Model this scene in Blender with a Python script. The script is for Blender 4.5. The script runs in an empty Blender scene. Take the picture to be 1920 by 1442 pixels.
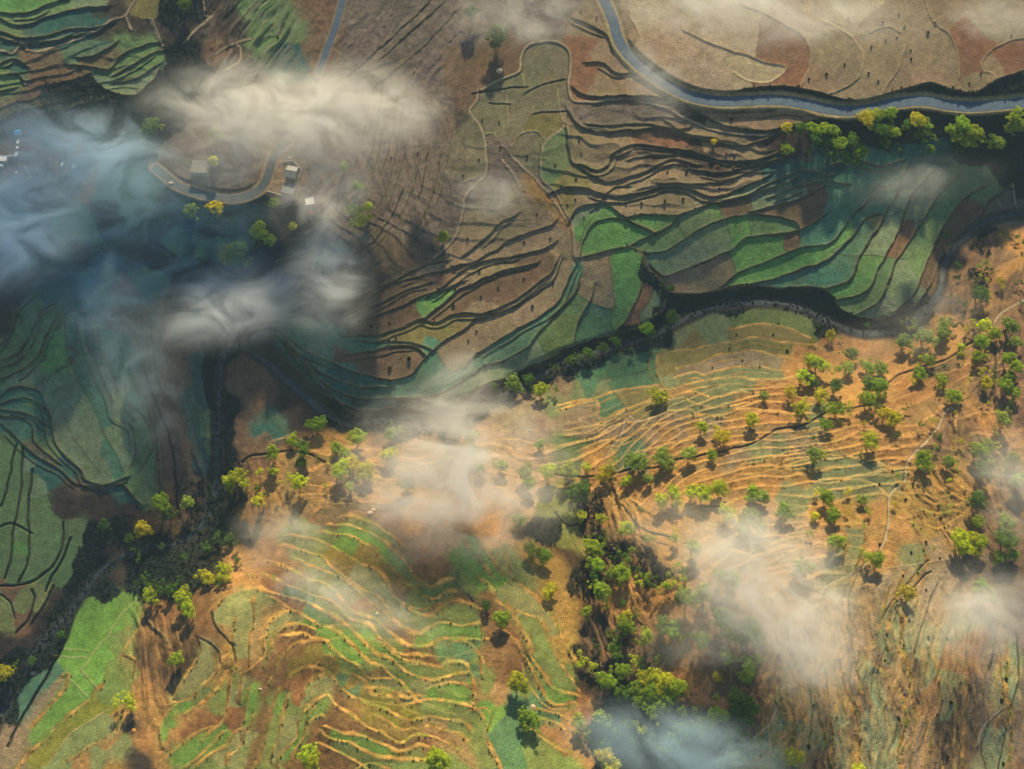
import bpy, math, random, heapq, time
import numpy as np
T0 = time.time()
C = bpy.context.scene.collection
sc = bpy.context.scene
R = math.radians
# ---------------------------------------------------------------- camera, sky, sun, exposure
PXM = 0.4                       # metres of ground per photo pixel
TILT = R(22.0)
DIST = 384.0 / math.tan(R(27.5))
FPX = DIST / PXM
CAM = np.array([0.0, -DIST * math.sin(TILT), 20.0 + DIST * math.cos(TILT)])
cam = bpy.data.objects.new('camera', bpy.data.cameras.new('camera')); C.objects.link(cam)
cam.location = CAM; cam.rotation_euler = (TILT, 0, 0)
cam.data.sensor_width = 36; cam.data.lens = 18.0 / math.tan(R(27.5))
cam.data.clip_end = 20000; cam.data.clip_start = 1
sc.camera = cam
SUN_EL, SUN_AZ = R(26.0), R(6.0)
w = bpy.data.worlds.new("World"); sc.world = w; w.use_nodes = True
nt = w.node_tree
sky = nt.nodes.new('ShaderNodeTexSky'); sky.sky_type = 'NISHITA'; sky.sun_disc = False
sky.sun_elevation = SUN_EL; sky.sun_rotation = SUN_AZ; sky.air_density = 1.3; sky.dust_density = 0.6; sky.ozone_density = 2.0
nt.links.new(sky.outputs[0], nt.nodes['Background'].inputs[0])
nt.nodes['Background'].inputs[1].default_value = 0.060
sl = bpy.data.lights.new('sun', 'SUN'); sl.energy = 5.0; sl.angle = R(2.5); sl.color = (1.0, 0.81, 0.47)
so = bpy.data.objects.new('sun', sl); C.objects.link(so)
so.rotation_euler = (-(math.pi / 2 - SUN_EL), 0, -SUN_AZ)
sc.view_settings.view_transform = 'Standard'; sc.view_settings.look = 'None'
sc.view_settings.exposure = 0.68; sc.view_settings.gamma = 1.0
sc.cycles.use_denoising = True
sc.cycles.max_bounces = 6; sc.cycles.diffuse_bounces = 2; sc.cycles.glossy_bounces = 2
sc.cycles.transmission_bounces = 2; sc.cycles.transparent_max_bounces = 8; sc.cycles.volume_bounces = 3
sc.cycles.volume_step_rate = 1.0; sc.cycles.volume_max_steps = 128
rng = np.random.default_rng(7); random.seed(7)

def ray(u, v):
    cx = (np.asarray(u, float) - 960) / FPX; cy = -(np.asarray(v, float) - 721) / FPX
    return cx, cy * math.cos(TILT) + math.sin(TILT), cy * math.sin(TILT) - math.cos(TILT)
def to_world(u, v, z):
    dx, dy, dz = ray(u, v); t = (z - CAM[2]) / dz
    return CAM[0] + dx * t, CAM[1] + dy * t
def to_px(x, y, z):
    X, Y, Z = x - CAM[0], y - CAM[1], z - CAM[2]
    yc = Y * math.cos(TILT) + Z * math.sin(TILT); zc = -Y * math.sin(TILT) + Z * math.cos(TILT)
    return 960 + FPX * X / -zc, 721 - FPX * yc / -zc
# ---------------------------------------------------------------- survey data (photo pixels -> placed on the terrain)
# height control points: u v metres
HP = """1890 400 8 1770 500 6 1650 622 4 1480 575 2 1300 590 0 1150 648 -2 980 720 -4 800 772 -7 650 790 -10 480 670 -14 415 700 -18 405 900 -24
350 1010 -28 250 1030 -30 130 1150 -34 20 1300 -38 1560 530 13 1380 525 11 1200 590 9 1000 660 7 830 745 3 740 730 2 600 700 -1 1740 510 15 1660 580 12
1300 420 26 1600 350 29 1800 330 30 1500 240 47 1300 220 46 1600 205 52 1300 182 52 1900 190 54 1150 60 56 1400 100 60 1700 80 62 1600 -50 68 1900 0 68
1000 300 36 1000 450 24 850 600 12 850 400 28 700 500 14 1000 100 46 900 0 52 700 100 40 600 300 22 650 0 46 500 100 34 450 300 16 550 450 5
300 350 9 100 300 2 200 450 -6 300 520 -10 100 100 24 0 0 36 250 100 20 250 200 10 400 0 34 0 500 -2 0 600 4 100 700 -4 200 800 -12 280 900 -18
340 900 -20 0 800 -9 0 900 -12 100 1000 -22 60 1100 -27 0 1200 -31 330 700 -12 450 700 -5 470 800 -5 440 850 -9 550 800 0 480 950 -5 450 1050 -12
650 850 2 850 830 5 1000 780 4 750 950 12 650 1000 14 600 1100 22 700 1200 36 640 1300 50 640 1400 58 850 1200 36 850 1350 48 500 1200 24 450 1350 24
500 1420 38 350 1300 6 400 1100 -2 300 1150 -14 300 1420 6 200 1250 -20 230 1420 -4 100 1420 -22 100 1300 -28 260 1330 -6 1070 820 9 1080 950 16
1090 1050 21 1090 1200 29 1100 1350 37 950 1000 22 1000 1200 37 1000 1400 46 1150 1250 35 1200 1100 38 1240 740 11 1400 650 9 1500 700 13 1400 800 25
1300 900 35 1500 900 38 1650 750 24 1700 650 14 1850 500 16 1900 650 29 1750 850 38 1450 1050 53 1300 1050 47 1600 1000 50 1550 1200 62 1350 1250 48
1400 1400 54 1600 1400 70 1800 1000 44 1900 1000 38 1850 1200 50 1900 1400 56 1750 1300 64 1250 1400 42
-500 -500 70 -500 500 36 -500 1300 10 -500 1900 20 500 -500 80 1500 -500 95 2400 -500 90 2400 300 50 2400 1000 50 2400 1900 70 1500 1900 90 700 1900 80 200 1900 0"""
# edges: kind height(m) | points.  d grass riser with its shade painted in dark, o ochre earth riser, O broad sunny earth riser, p footpath, b thin field border, w pale field wall, x dark thin ditch
LINES = """
O 1.4|560,1050 600,1070 640,1085 665,1105 690,1130 720,1150 745,1170 770,1190
O 1.4|690,1175 720,1205 745,1225 775,1232 810,1230
O 1.2|740,1120 770,1140 800,1145 830,1135
O 1.4|805,1290 835,1282 870,1285 885,1295
O 1.4|690,1290 715,1295 740,1302 760,1312 790,1305
O 1.2|870,1205 890,1215 905,1240
O 1.2|800,1365 830,1368 860,1380 885,1400
O 1.2|700,1340 725,1355 750,1368 775,1368
O 1.4|350,1440 380,1415 405,1392 420,1372
O 1.2|375,1330 395,1310 415,1285 428,1262
O 1.2|470,1290 462,1330 452,1370
O 1.2|590,1330 575,1350 566,1385 555,1410 545,1440
O 1.2|670,1440 700,1432 730,1445
O 1.2|940,1180 965,1205 985,1235 1000,1262
O 1.2|1015,1130 1035,1160 1055,1200 1075,1240
O 1.2|870,1020 890,1040 905,1060 925,1085
O 1.2|455,1090 480,1080 510,1085 540,1098
O 1.2|450,1060 490,1050 520,1058 550,1075
O 1.2|345,1340 365,1325 385,1318
o 1|700,870 740,862 780,870 820,868
o 1|900,835 940,825 985,828 1020,838
o 1|780,905 800,915 825,910
o .8|560,930 600,925 640,935 690,930
o 1|1130,920 1170,930 1200,945
o 1|1350,1000 1400,1010 1450,1005 1500,1010
o 1|1360,1030 1420,1040 1480,1035
o 1|1340,985 1390,990 1440,985 1490,988
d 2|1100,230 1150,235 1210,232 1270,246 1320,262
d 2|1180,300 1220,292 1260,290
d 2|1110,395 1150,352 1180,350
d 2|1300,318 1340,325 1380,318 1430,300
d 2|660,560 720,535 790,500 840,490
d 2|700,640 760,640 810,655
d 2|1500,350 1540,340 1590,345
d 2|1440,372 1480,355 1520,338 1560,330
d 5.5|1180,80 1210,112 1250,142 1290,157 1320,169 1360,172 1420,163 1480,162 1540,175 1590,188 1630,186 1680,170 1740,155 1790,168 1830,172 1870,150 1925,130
w 1.2|1280,55 1335,82 1400,102 1440,117 1468,123 1470,135 1450,150 1430,155 1405,152 1375,138
w 1.2|1390,8 1425,22 1460,40 1495,57 1510,75 1519,100 1516,130 1500,160
w 1.2|1540,38 1570,50 1595,70 1612,90 1618,115 1610,145 1580,165 1550,176
w 1|1690,-20 1703,30 1705,60 1695,100 1680,135 1660,165 1652,178
w 1|1730,-10 1750,40 1775,60 1790,85 1798,120 1798,148
w 1|1925,70 1885,78 1850,100 1838,125 1862,140
w .6|1630,62 1665,50 1690,60
w .6|1180,30 1200,70 1190,90
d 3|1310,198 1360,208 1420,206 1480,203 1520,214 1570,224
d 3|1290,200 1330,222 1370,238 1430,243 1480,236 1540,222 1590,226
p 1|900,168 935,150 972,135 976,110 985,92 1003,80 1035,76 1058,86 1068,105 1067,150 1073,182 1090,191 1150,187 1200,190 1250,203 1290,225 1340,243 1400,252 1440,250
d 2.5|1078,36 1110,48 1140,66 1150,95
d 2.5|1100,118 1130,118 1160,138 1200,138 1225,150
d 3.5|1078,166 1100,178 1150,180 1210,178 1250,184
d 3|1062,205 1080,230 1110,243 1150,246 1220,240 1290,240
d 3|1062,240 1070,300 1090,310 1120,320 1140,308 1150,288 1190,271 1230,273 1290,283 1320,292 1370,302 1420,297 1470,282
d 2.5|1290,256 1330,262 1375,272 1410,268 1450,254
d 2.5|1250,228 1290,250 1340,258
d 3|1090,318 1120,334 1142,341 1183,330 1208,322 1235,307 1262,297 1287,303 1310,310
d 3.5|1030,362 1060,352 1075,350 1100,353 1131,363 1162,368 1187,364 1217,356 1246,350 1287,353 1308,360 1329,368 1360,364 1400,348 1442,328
d 2.5|1235,344 1267,343 1298,346 1350,341 1381,332 1423,314 1480,290
d 3|1065,420 1080,392 1100,384 1121,380 1142,385 1158,397 1171,405 1204,401 1246,402 1273,402 1298,393 1319,386 1350,379 1400,366 1450,350 1500,330
d 2|1087,478 1092,455 1105,430 1130,413 1170,411 1200,424 1228,436
b 0|1083,470 1096,430 1115,405 1128,387
d 2|1171,405 1190,420 1228,436
d 2.5|1082,484 1140,470 1185,458 1228,437 1258,420 1275,403
d 2.5|1180,460 1210,473 1250,470 1285,446 1320,426 1362,410 1405,403 1440,404 1490,414 1500,428
b 0|1270,404 1276,425 1286,446
b 0|1347,382 1354,405 1362,411
d 2.5|1225,500 1250,517 1310,494 1365,472 1400,447 1460,438 1500,430 1520,420 1550,400
b 0|1362,411 1370,449
b 0|1404,403 1410,441
d 2.5|1355,537 1385,512 1440,490 1500,466 1560,455 1600,400 1660,350
d 2.5|1368,536 1440,526 1500,506 1550,486 1572,470 1600,440 1620,410 1650,400
b 0|1468,440 1472,470 1500,463
b 0|1365,472 1380,510
d 2|1408,398 1450,385 1500,372 1540,350
d 2|1410,368 1430,350 1500,320 1550,330
b 0|1405,365 1412,398
d 2.5|1545,542 1590,527 1605,500 1615,472 1645,430 1680,362 1700,312
d 2.5|1567,562 1610,553 1635,532 1647,500 1660,480 1690,420 1700,380 1745,325
d 2.5|1610,588 1650,562 1667,522 1680,490 1720,430 1750,380 1800,320
d 2.5|1665,597 1700,565 1722,535 1735,500 1760,440 1800,380 1850,345
b 0|1560,472 1600,480 1640,477 1705,484 1715,440 1712,405
b 0|1680,480 1690,422
b 0|1595,398 1597,445 1560,470
b 0|1640,400 1670,405 1690,390
d 4|1250,548 1300,552 1345,546 1380,538 1430,536 1470,541 1530,539 1560,552 1570,575 1600,591 1640,598 1680,590 1722,566 1752,520 1762,490 1792,455 1832,420 1850,380 1900,345
d 4|1180,462 1205,478 1215,500 1232,515 1248,540 1245,575 1222,600
d 5|600,738 650,762 700,770 740,764 743,748 790,748 790,768 813,775 847,771 873,744 907,721 947,711 973,698 1000,684 1033,671 1070,651 1107,638 1153,628 1207,614 1223,598 1243,584
d 2.5|650,665 700,656 740,646 780,650 800,667
d 2.5|733,714 770,701 800,668 827,643 853,627 880,610 893,597 940,583 977,567 1017,540 1040,517 1052,490
d 2.5|687,600 740,577 780,560 827,543 870,528
d 3|640,628 700,629 740,617 773,605 790,598 820,603 853,588 907,587 957,567 1007,533 1033,510 1047,486
d 3|793,597 827,570 857,547 890,530 923,517 957,503 1007,493
d 2.5|870,690 897,663 927,643 967,618 1003,597 1033,577 1050,560 1063,530 1077,500
d 2.5|913,683 933,680 960,670 987,653 1007,630 1033,597 1060,570 1077,550 1088,520
d 2.5|743,748 787,744 827,737 853,723 880,703 913,683
d 2.5|1075,650 1083,607 1107,567 1112,540
b 0|1078,548 1110,567 1150,578 1150,540 1143,480
b 0|1150,578 1147,608 1153,626
d 2|1153,626 1185,582 1200,545 1203,530
b 0|1205,610 1200,590 1216,562 1222,538 1205,528
b 0|1007,632 1025,672
b 0|777,575 792,598
b 0|820,660 832,684 850,695 875,685
b 0|700,700 730,685 770,660
d 2.5|512,612 570,655 640,688 690,703 733,714
d 2.5|530,632 590,690 660,722 735,728
d 2.5|545,655 600,712 660,745 743,748
d 3|500,600 560,680 620,740 655,775 700,790
d 2.5|870,480 907,450 940,417 970,400
d 2.5|850,500 890,490 927,470 957,447 1000,432 1030,423 1040,415
d 2.5|800,560 850,520 880,500 920,488 960,480 1005,470 1040,455
d 2|690,560 740,530 800,515 860,500
d 2|650,600 700,575 760,545 810,530
p .6|1057,240 1023,267 1013,300 1017,333 1040,360 1057,390 1073,423 1077,480
p .5|895,168 893,190 880,207 893,227 907,253 912,287 910,327 893,343 873,367 867,400 853,443 815,485
x .5|985,178 1020,160 1060,150
x .5|885,178 930,168 990,165
x .4|918,195 955,196
x .4|1000,215 1060,208
w .4|960,275 968,255 1000,245 1022,262
w .4|950,178 952,240
w .4|1000,200 985,230 978,250
w .4|1045,165 1048,200 1058,240
w .4|980,140 985,165
w .3|868,340 905,325
w .3|912,253 925,250 945,275
b 0|1010,250 1016,300
b 0|1069,245 1070,300
p .4|960,290 1000,330 1033,370 1060,410
p .3|940,300 960,320 975,350
o .8|1367,617 1430,608 1480,617 1513,630 1530,645
o 1|1260,658 1280,655 1330,650 1380,640 1420,633 1463,642 1513,647 1547,653 1580,662
o 1|1270,690 1307,682 1347,668 1380,662 1413,658 1453,665 1493,673
o 1|1265,708 1280,703 1307,698 1323,703 1347,695 1397,687 1447,692 1473,698
o 1.2|1245,730 1280,723 1330,713 1390,707 1413,712 1480,710 1510,690
o 1.2|1250,745 1280,738 1300,735 1327,744 1353,744 1397,735 1430,740
o 1.2|1255,750 1280,745 1300,757 1330,763 1360,763 1420,752
o 1.4|1240,772 1287,768 1307,777 1340,782 1367,773 1410,766 1470,775
o 1|1235,660 1232,690 1238,725 1236,740
b 0|1115,715 1160,705 1235,688
o .8|1045,760 1110,748 1150,736 1190,728 1232,722
b 0|1140,716 1150,736 1175,765
o 1|1042,770 1090,757 1118,752 1127,785 1160,770 1200,757 1228,745
b 0|1220,655 1265,650
o 1.6|1060,806 1105,800 1150,780 1190,760 1230,752
o 1.6|1078,830 1120,818 1160,795 1200,790 1240,775
p .6|1245,775 1200,790 1172,775 1170,800 1160,825 1145,840 1135,858
o 1.4|1085,845 1120,828 1160,826 1200,810 1235,795
o 1.4|1190,850 1230,838 1270,828 1310,820
o 1.2|1235,795 1275,785 1320,780 1360,782
x 1.2|1040,892 1090,895 1140,892 1165,884 1200,880 1230,878 1265,863 1300,858 1345,848 1380,840 1410,830 1440,815 1470,803 1500,800 1530,785 1560,770 1600,765 1625,760
x 1.2|1660,722 1680,705 1710,695 1740,685 1780,672 1805,655 1830,640
x 1|1868,640 1867,700 1866,770
x 1.5|455,868 470,858 500,852 530,848 560,848 585,855 610,868
x .8|1310,950 1340,950 1360,942
p .6|1800,750 1770,775 1760,800 1735,830 1715,850 1700,875 1695,905 1670,925 1668,950 1665,980 1655,1020 1640,1045 1600,1075 1560,1095 1510,1130 1490,1160
p .6|1920,560 1880,585 1862,610
p .5|1900,345 1902,370 1910,400 1925,415
o 1.2|1400,870 1440,862 1470,850 1500,842
o 1.2|1390,890 1430,885 1470,872 1530,858
o 1.2|1480,860 1540,855 1600,858 1650,866
o 1.2|1500,905 1560,905 1600,898 1640,910 1665,928
o 1.2|1650,872 1700,878
o 1|1480,880 1530,880 1570,872
o 1|1655,868 1680,900 1690,912
o .8|1350,890 1380,880 1420,850
o .8|1500,830 1560,818 1620,822
o .8|1480,820 1540,805 1590,800
O 1.4|1700,880 1715,920 1745,945 1790,950 1805,945
O 1.4|1690,905 1702,935 1740,962 1800,962
O 1.2|1740,878 1750,920 1765,935 1790,928
O 1.2|1720,880 1732,922 1758,946
O 1|1800,970 1770,990 1740,985 1720,960
p .4|1490,1285 1465,1292 1456,1330 1435,1365 1405,1392 1380,1405
O 1.2|1548,1240 1552,1290 1560,1350 1565,1450
O 1.2|1575,1230 1590,1290 1605,1330 1612,1380 1612,1450
O 1.2|1520,1270 1530,1310 1545,1360 1550,1400
O 1.2|1490,1330 1492,1380 1495,1420
O 1|1605,1200 1610,1260 1618,1300
O 1|1640,1250 1660,1270 1675,1300
O 1.2|1680,1210 1700,1250 1710,1300 1720,1340
O 1.2|1690,1310 1692,1370 1688,1450
O 1.2|1700,960 1722,1000 1735,1040 1725,1080 1700,1110 1690,1160 1685,1220
O 1|1740,1210 1760,1270 1765,1320 1745,1380 1740,1450
x .8|1800,1280 1795,1340 1800,1400 1805,1450
x .8|1905,1180 1910,1260 1900,1320 1885,1380 1870,1450
p .4|1830,1400 1845,1360 1870,1335 1895,1322
O 1|1605,965 1620,1000 1610,1040 1600,1075
O 1.2|1570,985 1585,1010 1580,1060
O 1|1440,1310 1440,1350 1425,1390
O 1|1455,1380 1440,1410 1410,1435
O 1.2|1710,980 1740,1010 1750,1030
x 1|1700,1095 1720,1070 1740,1050
x 1|1712,1100 1735,1078 1745,1073
w .3|1650,1065 1700,1062 1760,1052 1800,1048
x .8|1655,1160 1668,1135 1685,1115
O 1.6|640,970 660,972 710,988 735,1007 760,1030
O 2|620,985 663,988 687,997 713,1015 740,1037 760,1053 775,1080 787,1095 810,1100 830,1093 853,1087
O 2|600,1000 657,1005 677,1018 702,1033 718,1053 743,1078 772,1103 790,1120 818,1125 833,1115 850,1112
O 2|540,1005 585,1012 627,1027 653,1042 675,1058 697,1065 717,1085 740,1117 767,1145 807,1157 830,1142 860,1130 903,1142
O 2|530,1025 577,1037 605,1045 618,1063 643,1078 677,1107 710,1123 735,1157 760,1178 785,1192 802,1182 827,1170 877,1173 900,1172
O 2.2|530,1060 573,1087 602,1093 627,1110 653,1142 680,1158 702,1163 730,1185 753,1207 778,1216 804,1213 831,1202 858,1202 913,1198
O 2.2|500,1085 560,1105 585,1117 618,1128 650,1158 693,1175 705,1195 731,1222 767,1242 809,1249 825,1253 849,1244 873,1247 882,1262
O 2.2|495,1110 560,1125 593,1142 627,1160 652,1175 670,1195 709,1229 731,1236 753,1255 778,1269 811,1278 836,1271 864,1265 882,1265 886,1300
O 2.2|505,1120 560,1153 590,1168 623,1182 643,1197 676,1227 691,1242 713,1249 731,1269 756,1289 771,1307 785,1318 804,1311 858,1320 890,1330
O 2.4|516,1196 538,1193 569,1190 582,1200 609,1204 627,1225 664,1244 676,1256 689,1273 720,1274 742,1278 756,1292 770,1306
O 2|507,1282 516,1260 527,1235 538,1218 558,1207 591,1205 609,1204
O 1.6|593,1251 609,1231 622,1235 636,1258 658,1264 684,1280 695,1304 718,1305 742,1315 756,1325 785,1318
O 2.4|470,1450 489,1422 498,1385 509,1344 516,1311 527,1293 538,1278 551,1265 573,1255 596,1256 618,1267 642,1293 664,1311 691,1324 709,1327 742,1342 767,1353 789,1349 813,1347 858,1353 880,1370
O 1.4|565,1304 575,1287 598,1269 618,1267
O 2.2|520,1450 527,1420 544,1398 556,1380 560,1362 567,1342 591,1318 615,1305 625,1316 651,1340 673,1355 700,1370 718,1376 742,1393 758,1395 775,1382 800,1382 822,1385 858,1405
O 1.8|560,1400 571,1376 578,1356 593,1345 605,1342
O 2|609,1362 645,1375 682,1382 713,1396 742,1413 767,1411 785,1400 800,1402
O 2|600,1370 615,1384 658,1396 695,1415 722,1424 767,1427 800,1427
O 2|600,1395 640,1415 682,1438 700,1450
O 2|441,1160 438,1207 444,1244 434,1277 428,1321 418,1350
O 1.8|491,1235 480,1247 464,1260 453,1265 455,1289 451,1318
O 1.8|438,1256 433,1289 425,1322 418,1349 400,1371 380,1390
O 1.8|450,1368 444,1373 427,1395 400,1413 370,1435
O 1.8|475,1340 464,1369 453,1395 433,1416 424,1435
O 1.6|542,1300 533,1344 525,1371 516,1398 509,1429
O 2|401,1147 421,1124 440,1112 468,1107 495,1110
O 1.6|478,1125 478,1160 471,1194 468,1247
O 1.6|495,1230 501,1177 515,1160 538,1147 560,1150
O 1.6|497,1250 510,1210 525,1184 548,1174 568,1174 590,1180
d 2.5|401,1147 402,1165 415,1185 430,1203 438,1207
O 2|370,1195 376,1215 365,1245 345,1275 325,1310
O 1.8|325,1318 350,1315 370,1300 395,1275 410,1255 425,1230
d 2|375,1195 395,1205 412,1225 415,1240
O 1.6|305,1400 300,1370 310,1340 330,1322
O 1.6|300,1430 330,1405 360,1385 395,1365
O 1.4|235,1225 245,1230 256,1240 250,1270
O 1.2|200,1262 190,1290 160,1320 120,1355 90,1385 60,1410 30,1445
w .4|205,1330 180,1345 150,1362 125,1385 100,1420 90,1435
O 1|118,1265 132,1265 125,1290 90,1330 60,1365
w .4|260,1120 220,1160 200,1195 170,1230 155,1255
w .4|100,1230 165,1235
w .4|110,1215 165,1222
w .4|150,1255 180,1290
w .4|130,1272 160,1305
O 1.2|130,1430 160,1405 195,1385 220,1365 228,1345
x 2.5|150,1128 130,1180 110,1230 70,1300 45,1340 15,1400
o 1.2|225,1240 235,1210 258,1180
O 1.8|850,1000 890,1005 905,1030 930,1060 955,1095
O 1.8|895,1085 915,1100 925,1120 940,1135 960,1150 985,1200 1000,1225
O 1.8|970,1145 1005,1160 1020,1180 1035,1215 1050,1245 1070,1275 1085,1295
O 1.8|985,1200 1000,1240 1020,1270 1040,1295 1083,1305
O 1.6|985,1235 1000,1270 1015,1300 1035,1320 1075,1322
O 1.4|1010,1350 1040,1355 1058,1370
O 1.4|1000,1330 1030,1335 1055,1345
O 1.2|995,1370 1030,1395 1055,1415
d 1.5|850,1090 862,1105 880,1120 905,1130
O 1.2|945,1030 960,1080 1000,1120 1020,1145
x 1|878,1115 885,1130
x 1.2|1040,962 1055,978 1075,985 1090,978
O 1|905,1185 902,1230 905,1270
O 1.2|880,1335 905,1330 920,1345 910,1380 925,1420 945,1450
O 1.4|885,1320 905,1350 915,1390 935,1442
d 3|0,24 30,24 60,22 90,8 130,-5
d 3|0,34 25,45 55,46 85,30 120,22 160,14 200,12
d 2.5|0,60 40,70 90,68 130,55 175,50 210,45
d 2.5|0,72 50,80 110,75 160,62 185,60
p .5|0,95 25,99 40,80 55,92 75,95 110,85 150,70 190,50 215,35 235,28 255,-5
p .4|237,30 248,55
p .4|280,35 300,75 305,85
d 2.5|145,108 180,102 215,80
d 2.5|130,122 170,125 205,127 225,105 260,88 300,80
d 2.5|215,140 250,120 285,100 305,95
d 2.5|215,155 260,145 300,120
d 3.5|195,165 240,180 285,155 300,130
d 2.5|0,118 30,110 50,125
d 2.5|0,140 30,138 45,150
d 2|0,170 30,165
p .4|345,80 365,60 390,35 398,30 385,28 382,0
p .4|405,100 430,85 450,90 448,115 420,130
p .3|430,85 470,70
d 3|0,675 35,660 60,620 75,585 100,570
d 3|0,710 35,697 70,668 82,635 100,600
d 3|0,645 20,625 30,590 60,560
b 0|150,565 125,590 122,620 125,660 150,720 178,770 200,820 220,852 232,885 240,905
d 1.5|155,600 160,640 185,700 205,745 215,785 245,800 252,840 248,870
d 1.2|175,600 190,660 215,720 228,760 250,790
d 1.2|232,725 240,755 272,790 285,830 283,850 264,880
d 2.5|0,742 20,728 45,725 75,735 88,765 97,800 105,835 150,880 160,900 195,910 240,895
d 2.5|0,757 30,747 60,750 85,765 95,790
d 2.5|0,768 45,775 75,790 97,803
d 2|0,782 35,780 60,800 66,830 110,870
d 2.5|0,792 30,820 60,850 110,880 140,905 190,915
b 0|135,818 160,850 190,890
d 3|190,912 230,910 250,930 265,945
x 2|30,832 22,870 12,920 3,950
x 2|42,838 40,900 35,950 25,1000 22,1040 8,1085
x 2|62,880 55,930 52,980 55,1010 50,1060 35,1090
x 1.5|0,990 25,980 60,1000
x 2|120,980 118,1020 100,1060 70,1085 40,1095 0,1098
x 2|133,1010 115,1055 95,1085 85,1110
x 1.5|60,1105 65,1130 55,1160 30,1185
x 1.5|100,1100 80,1140 60,1170
x 1.2|0,1115 20,1130 28,1160
x 2|270,690 290,750 310,800 325,850 330,920 335,975
b 0|262,640 268,700 290,800 292,950
x 2|398,770 396,850 390,895
o 1.5|275,1165 300,1190 318,1215
d 2|272,1145 280,1175 305,1190 315,1205
d 2|1560,310 1600,300 1650,312 1690,300
"""
ROAD = "1118,-60 1125,-20 1135,5 1150,40 1160,75 1180,105 1215,135 1255,162 1300,182 1350,190 1400,189 1450,187 1500,193 1550,204 1590,208 1630,204 1680,193 1730,189 1780,197 1820,200 1870,197 1940,190 2100,180"
ROAD2 = "662,-60 650,-20 643,0 632,40 620,75 610,100 596,140"
LANE = "288,312 305,325 330,345 365,360 400,368 440,372 475,362 495,345 505,320 515,290 540,262"
STREAM = "2000,395 1925,400 1870,408 1830,428 1790,465 1770,500 1765,540 1740,575 1700,607 1650,625 1600,622 1560,605 1520,585 1480,573 1430,568 1380,568 1340,576 1300,592 1260,612 1220,632 1150,652 1060,680 980,722 900,757 800,777 700,790 650,795 600,765 540,715 480,665 430,650 414,700 410,800 405,900 398,950 350,1012 250,1035 180,1080 130,1150 70,1215 20,1300 -20,1400 -60,1500"
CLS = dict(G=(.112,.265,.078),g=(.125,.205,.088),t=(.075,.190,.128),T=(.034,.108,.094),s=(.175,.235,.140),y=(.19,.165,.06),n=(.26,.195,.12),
 N=(.37,.295,.195),b=(.155,.10,.062),B=(.055,.042,.036),r=(.215,.112,.066),o=(.375,.205,.070),O=(.33,.20,.055),p=(.39,.255,.145),k=(.010,.018,.022),e=(.165,.155,.095),q=(.155,.125,.105),Y=(.17,.20,.05))  # k is scrub, and also painted shade at the ravine slash and grove foot
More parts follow.
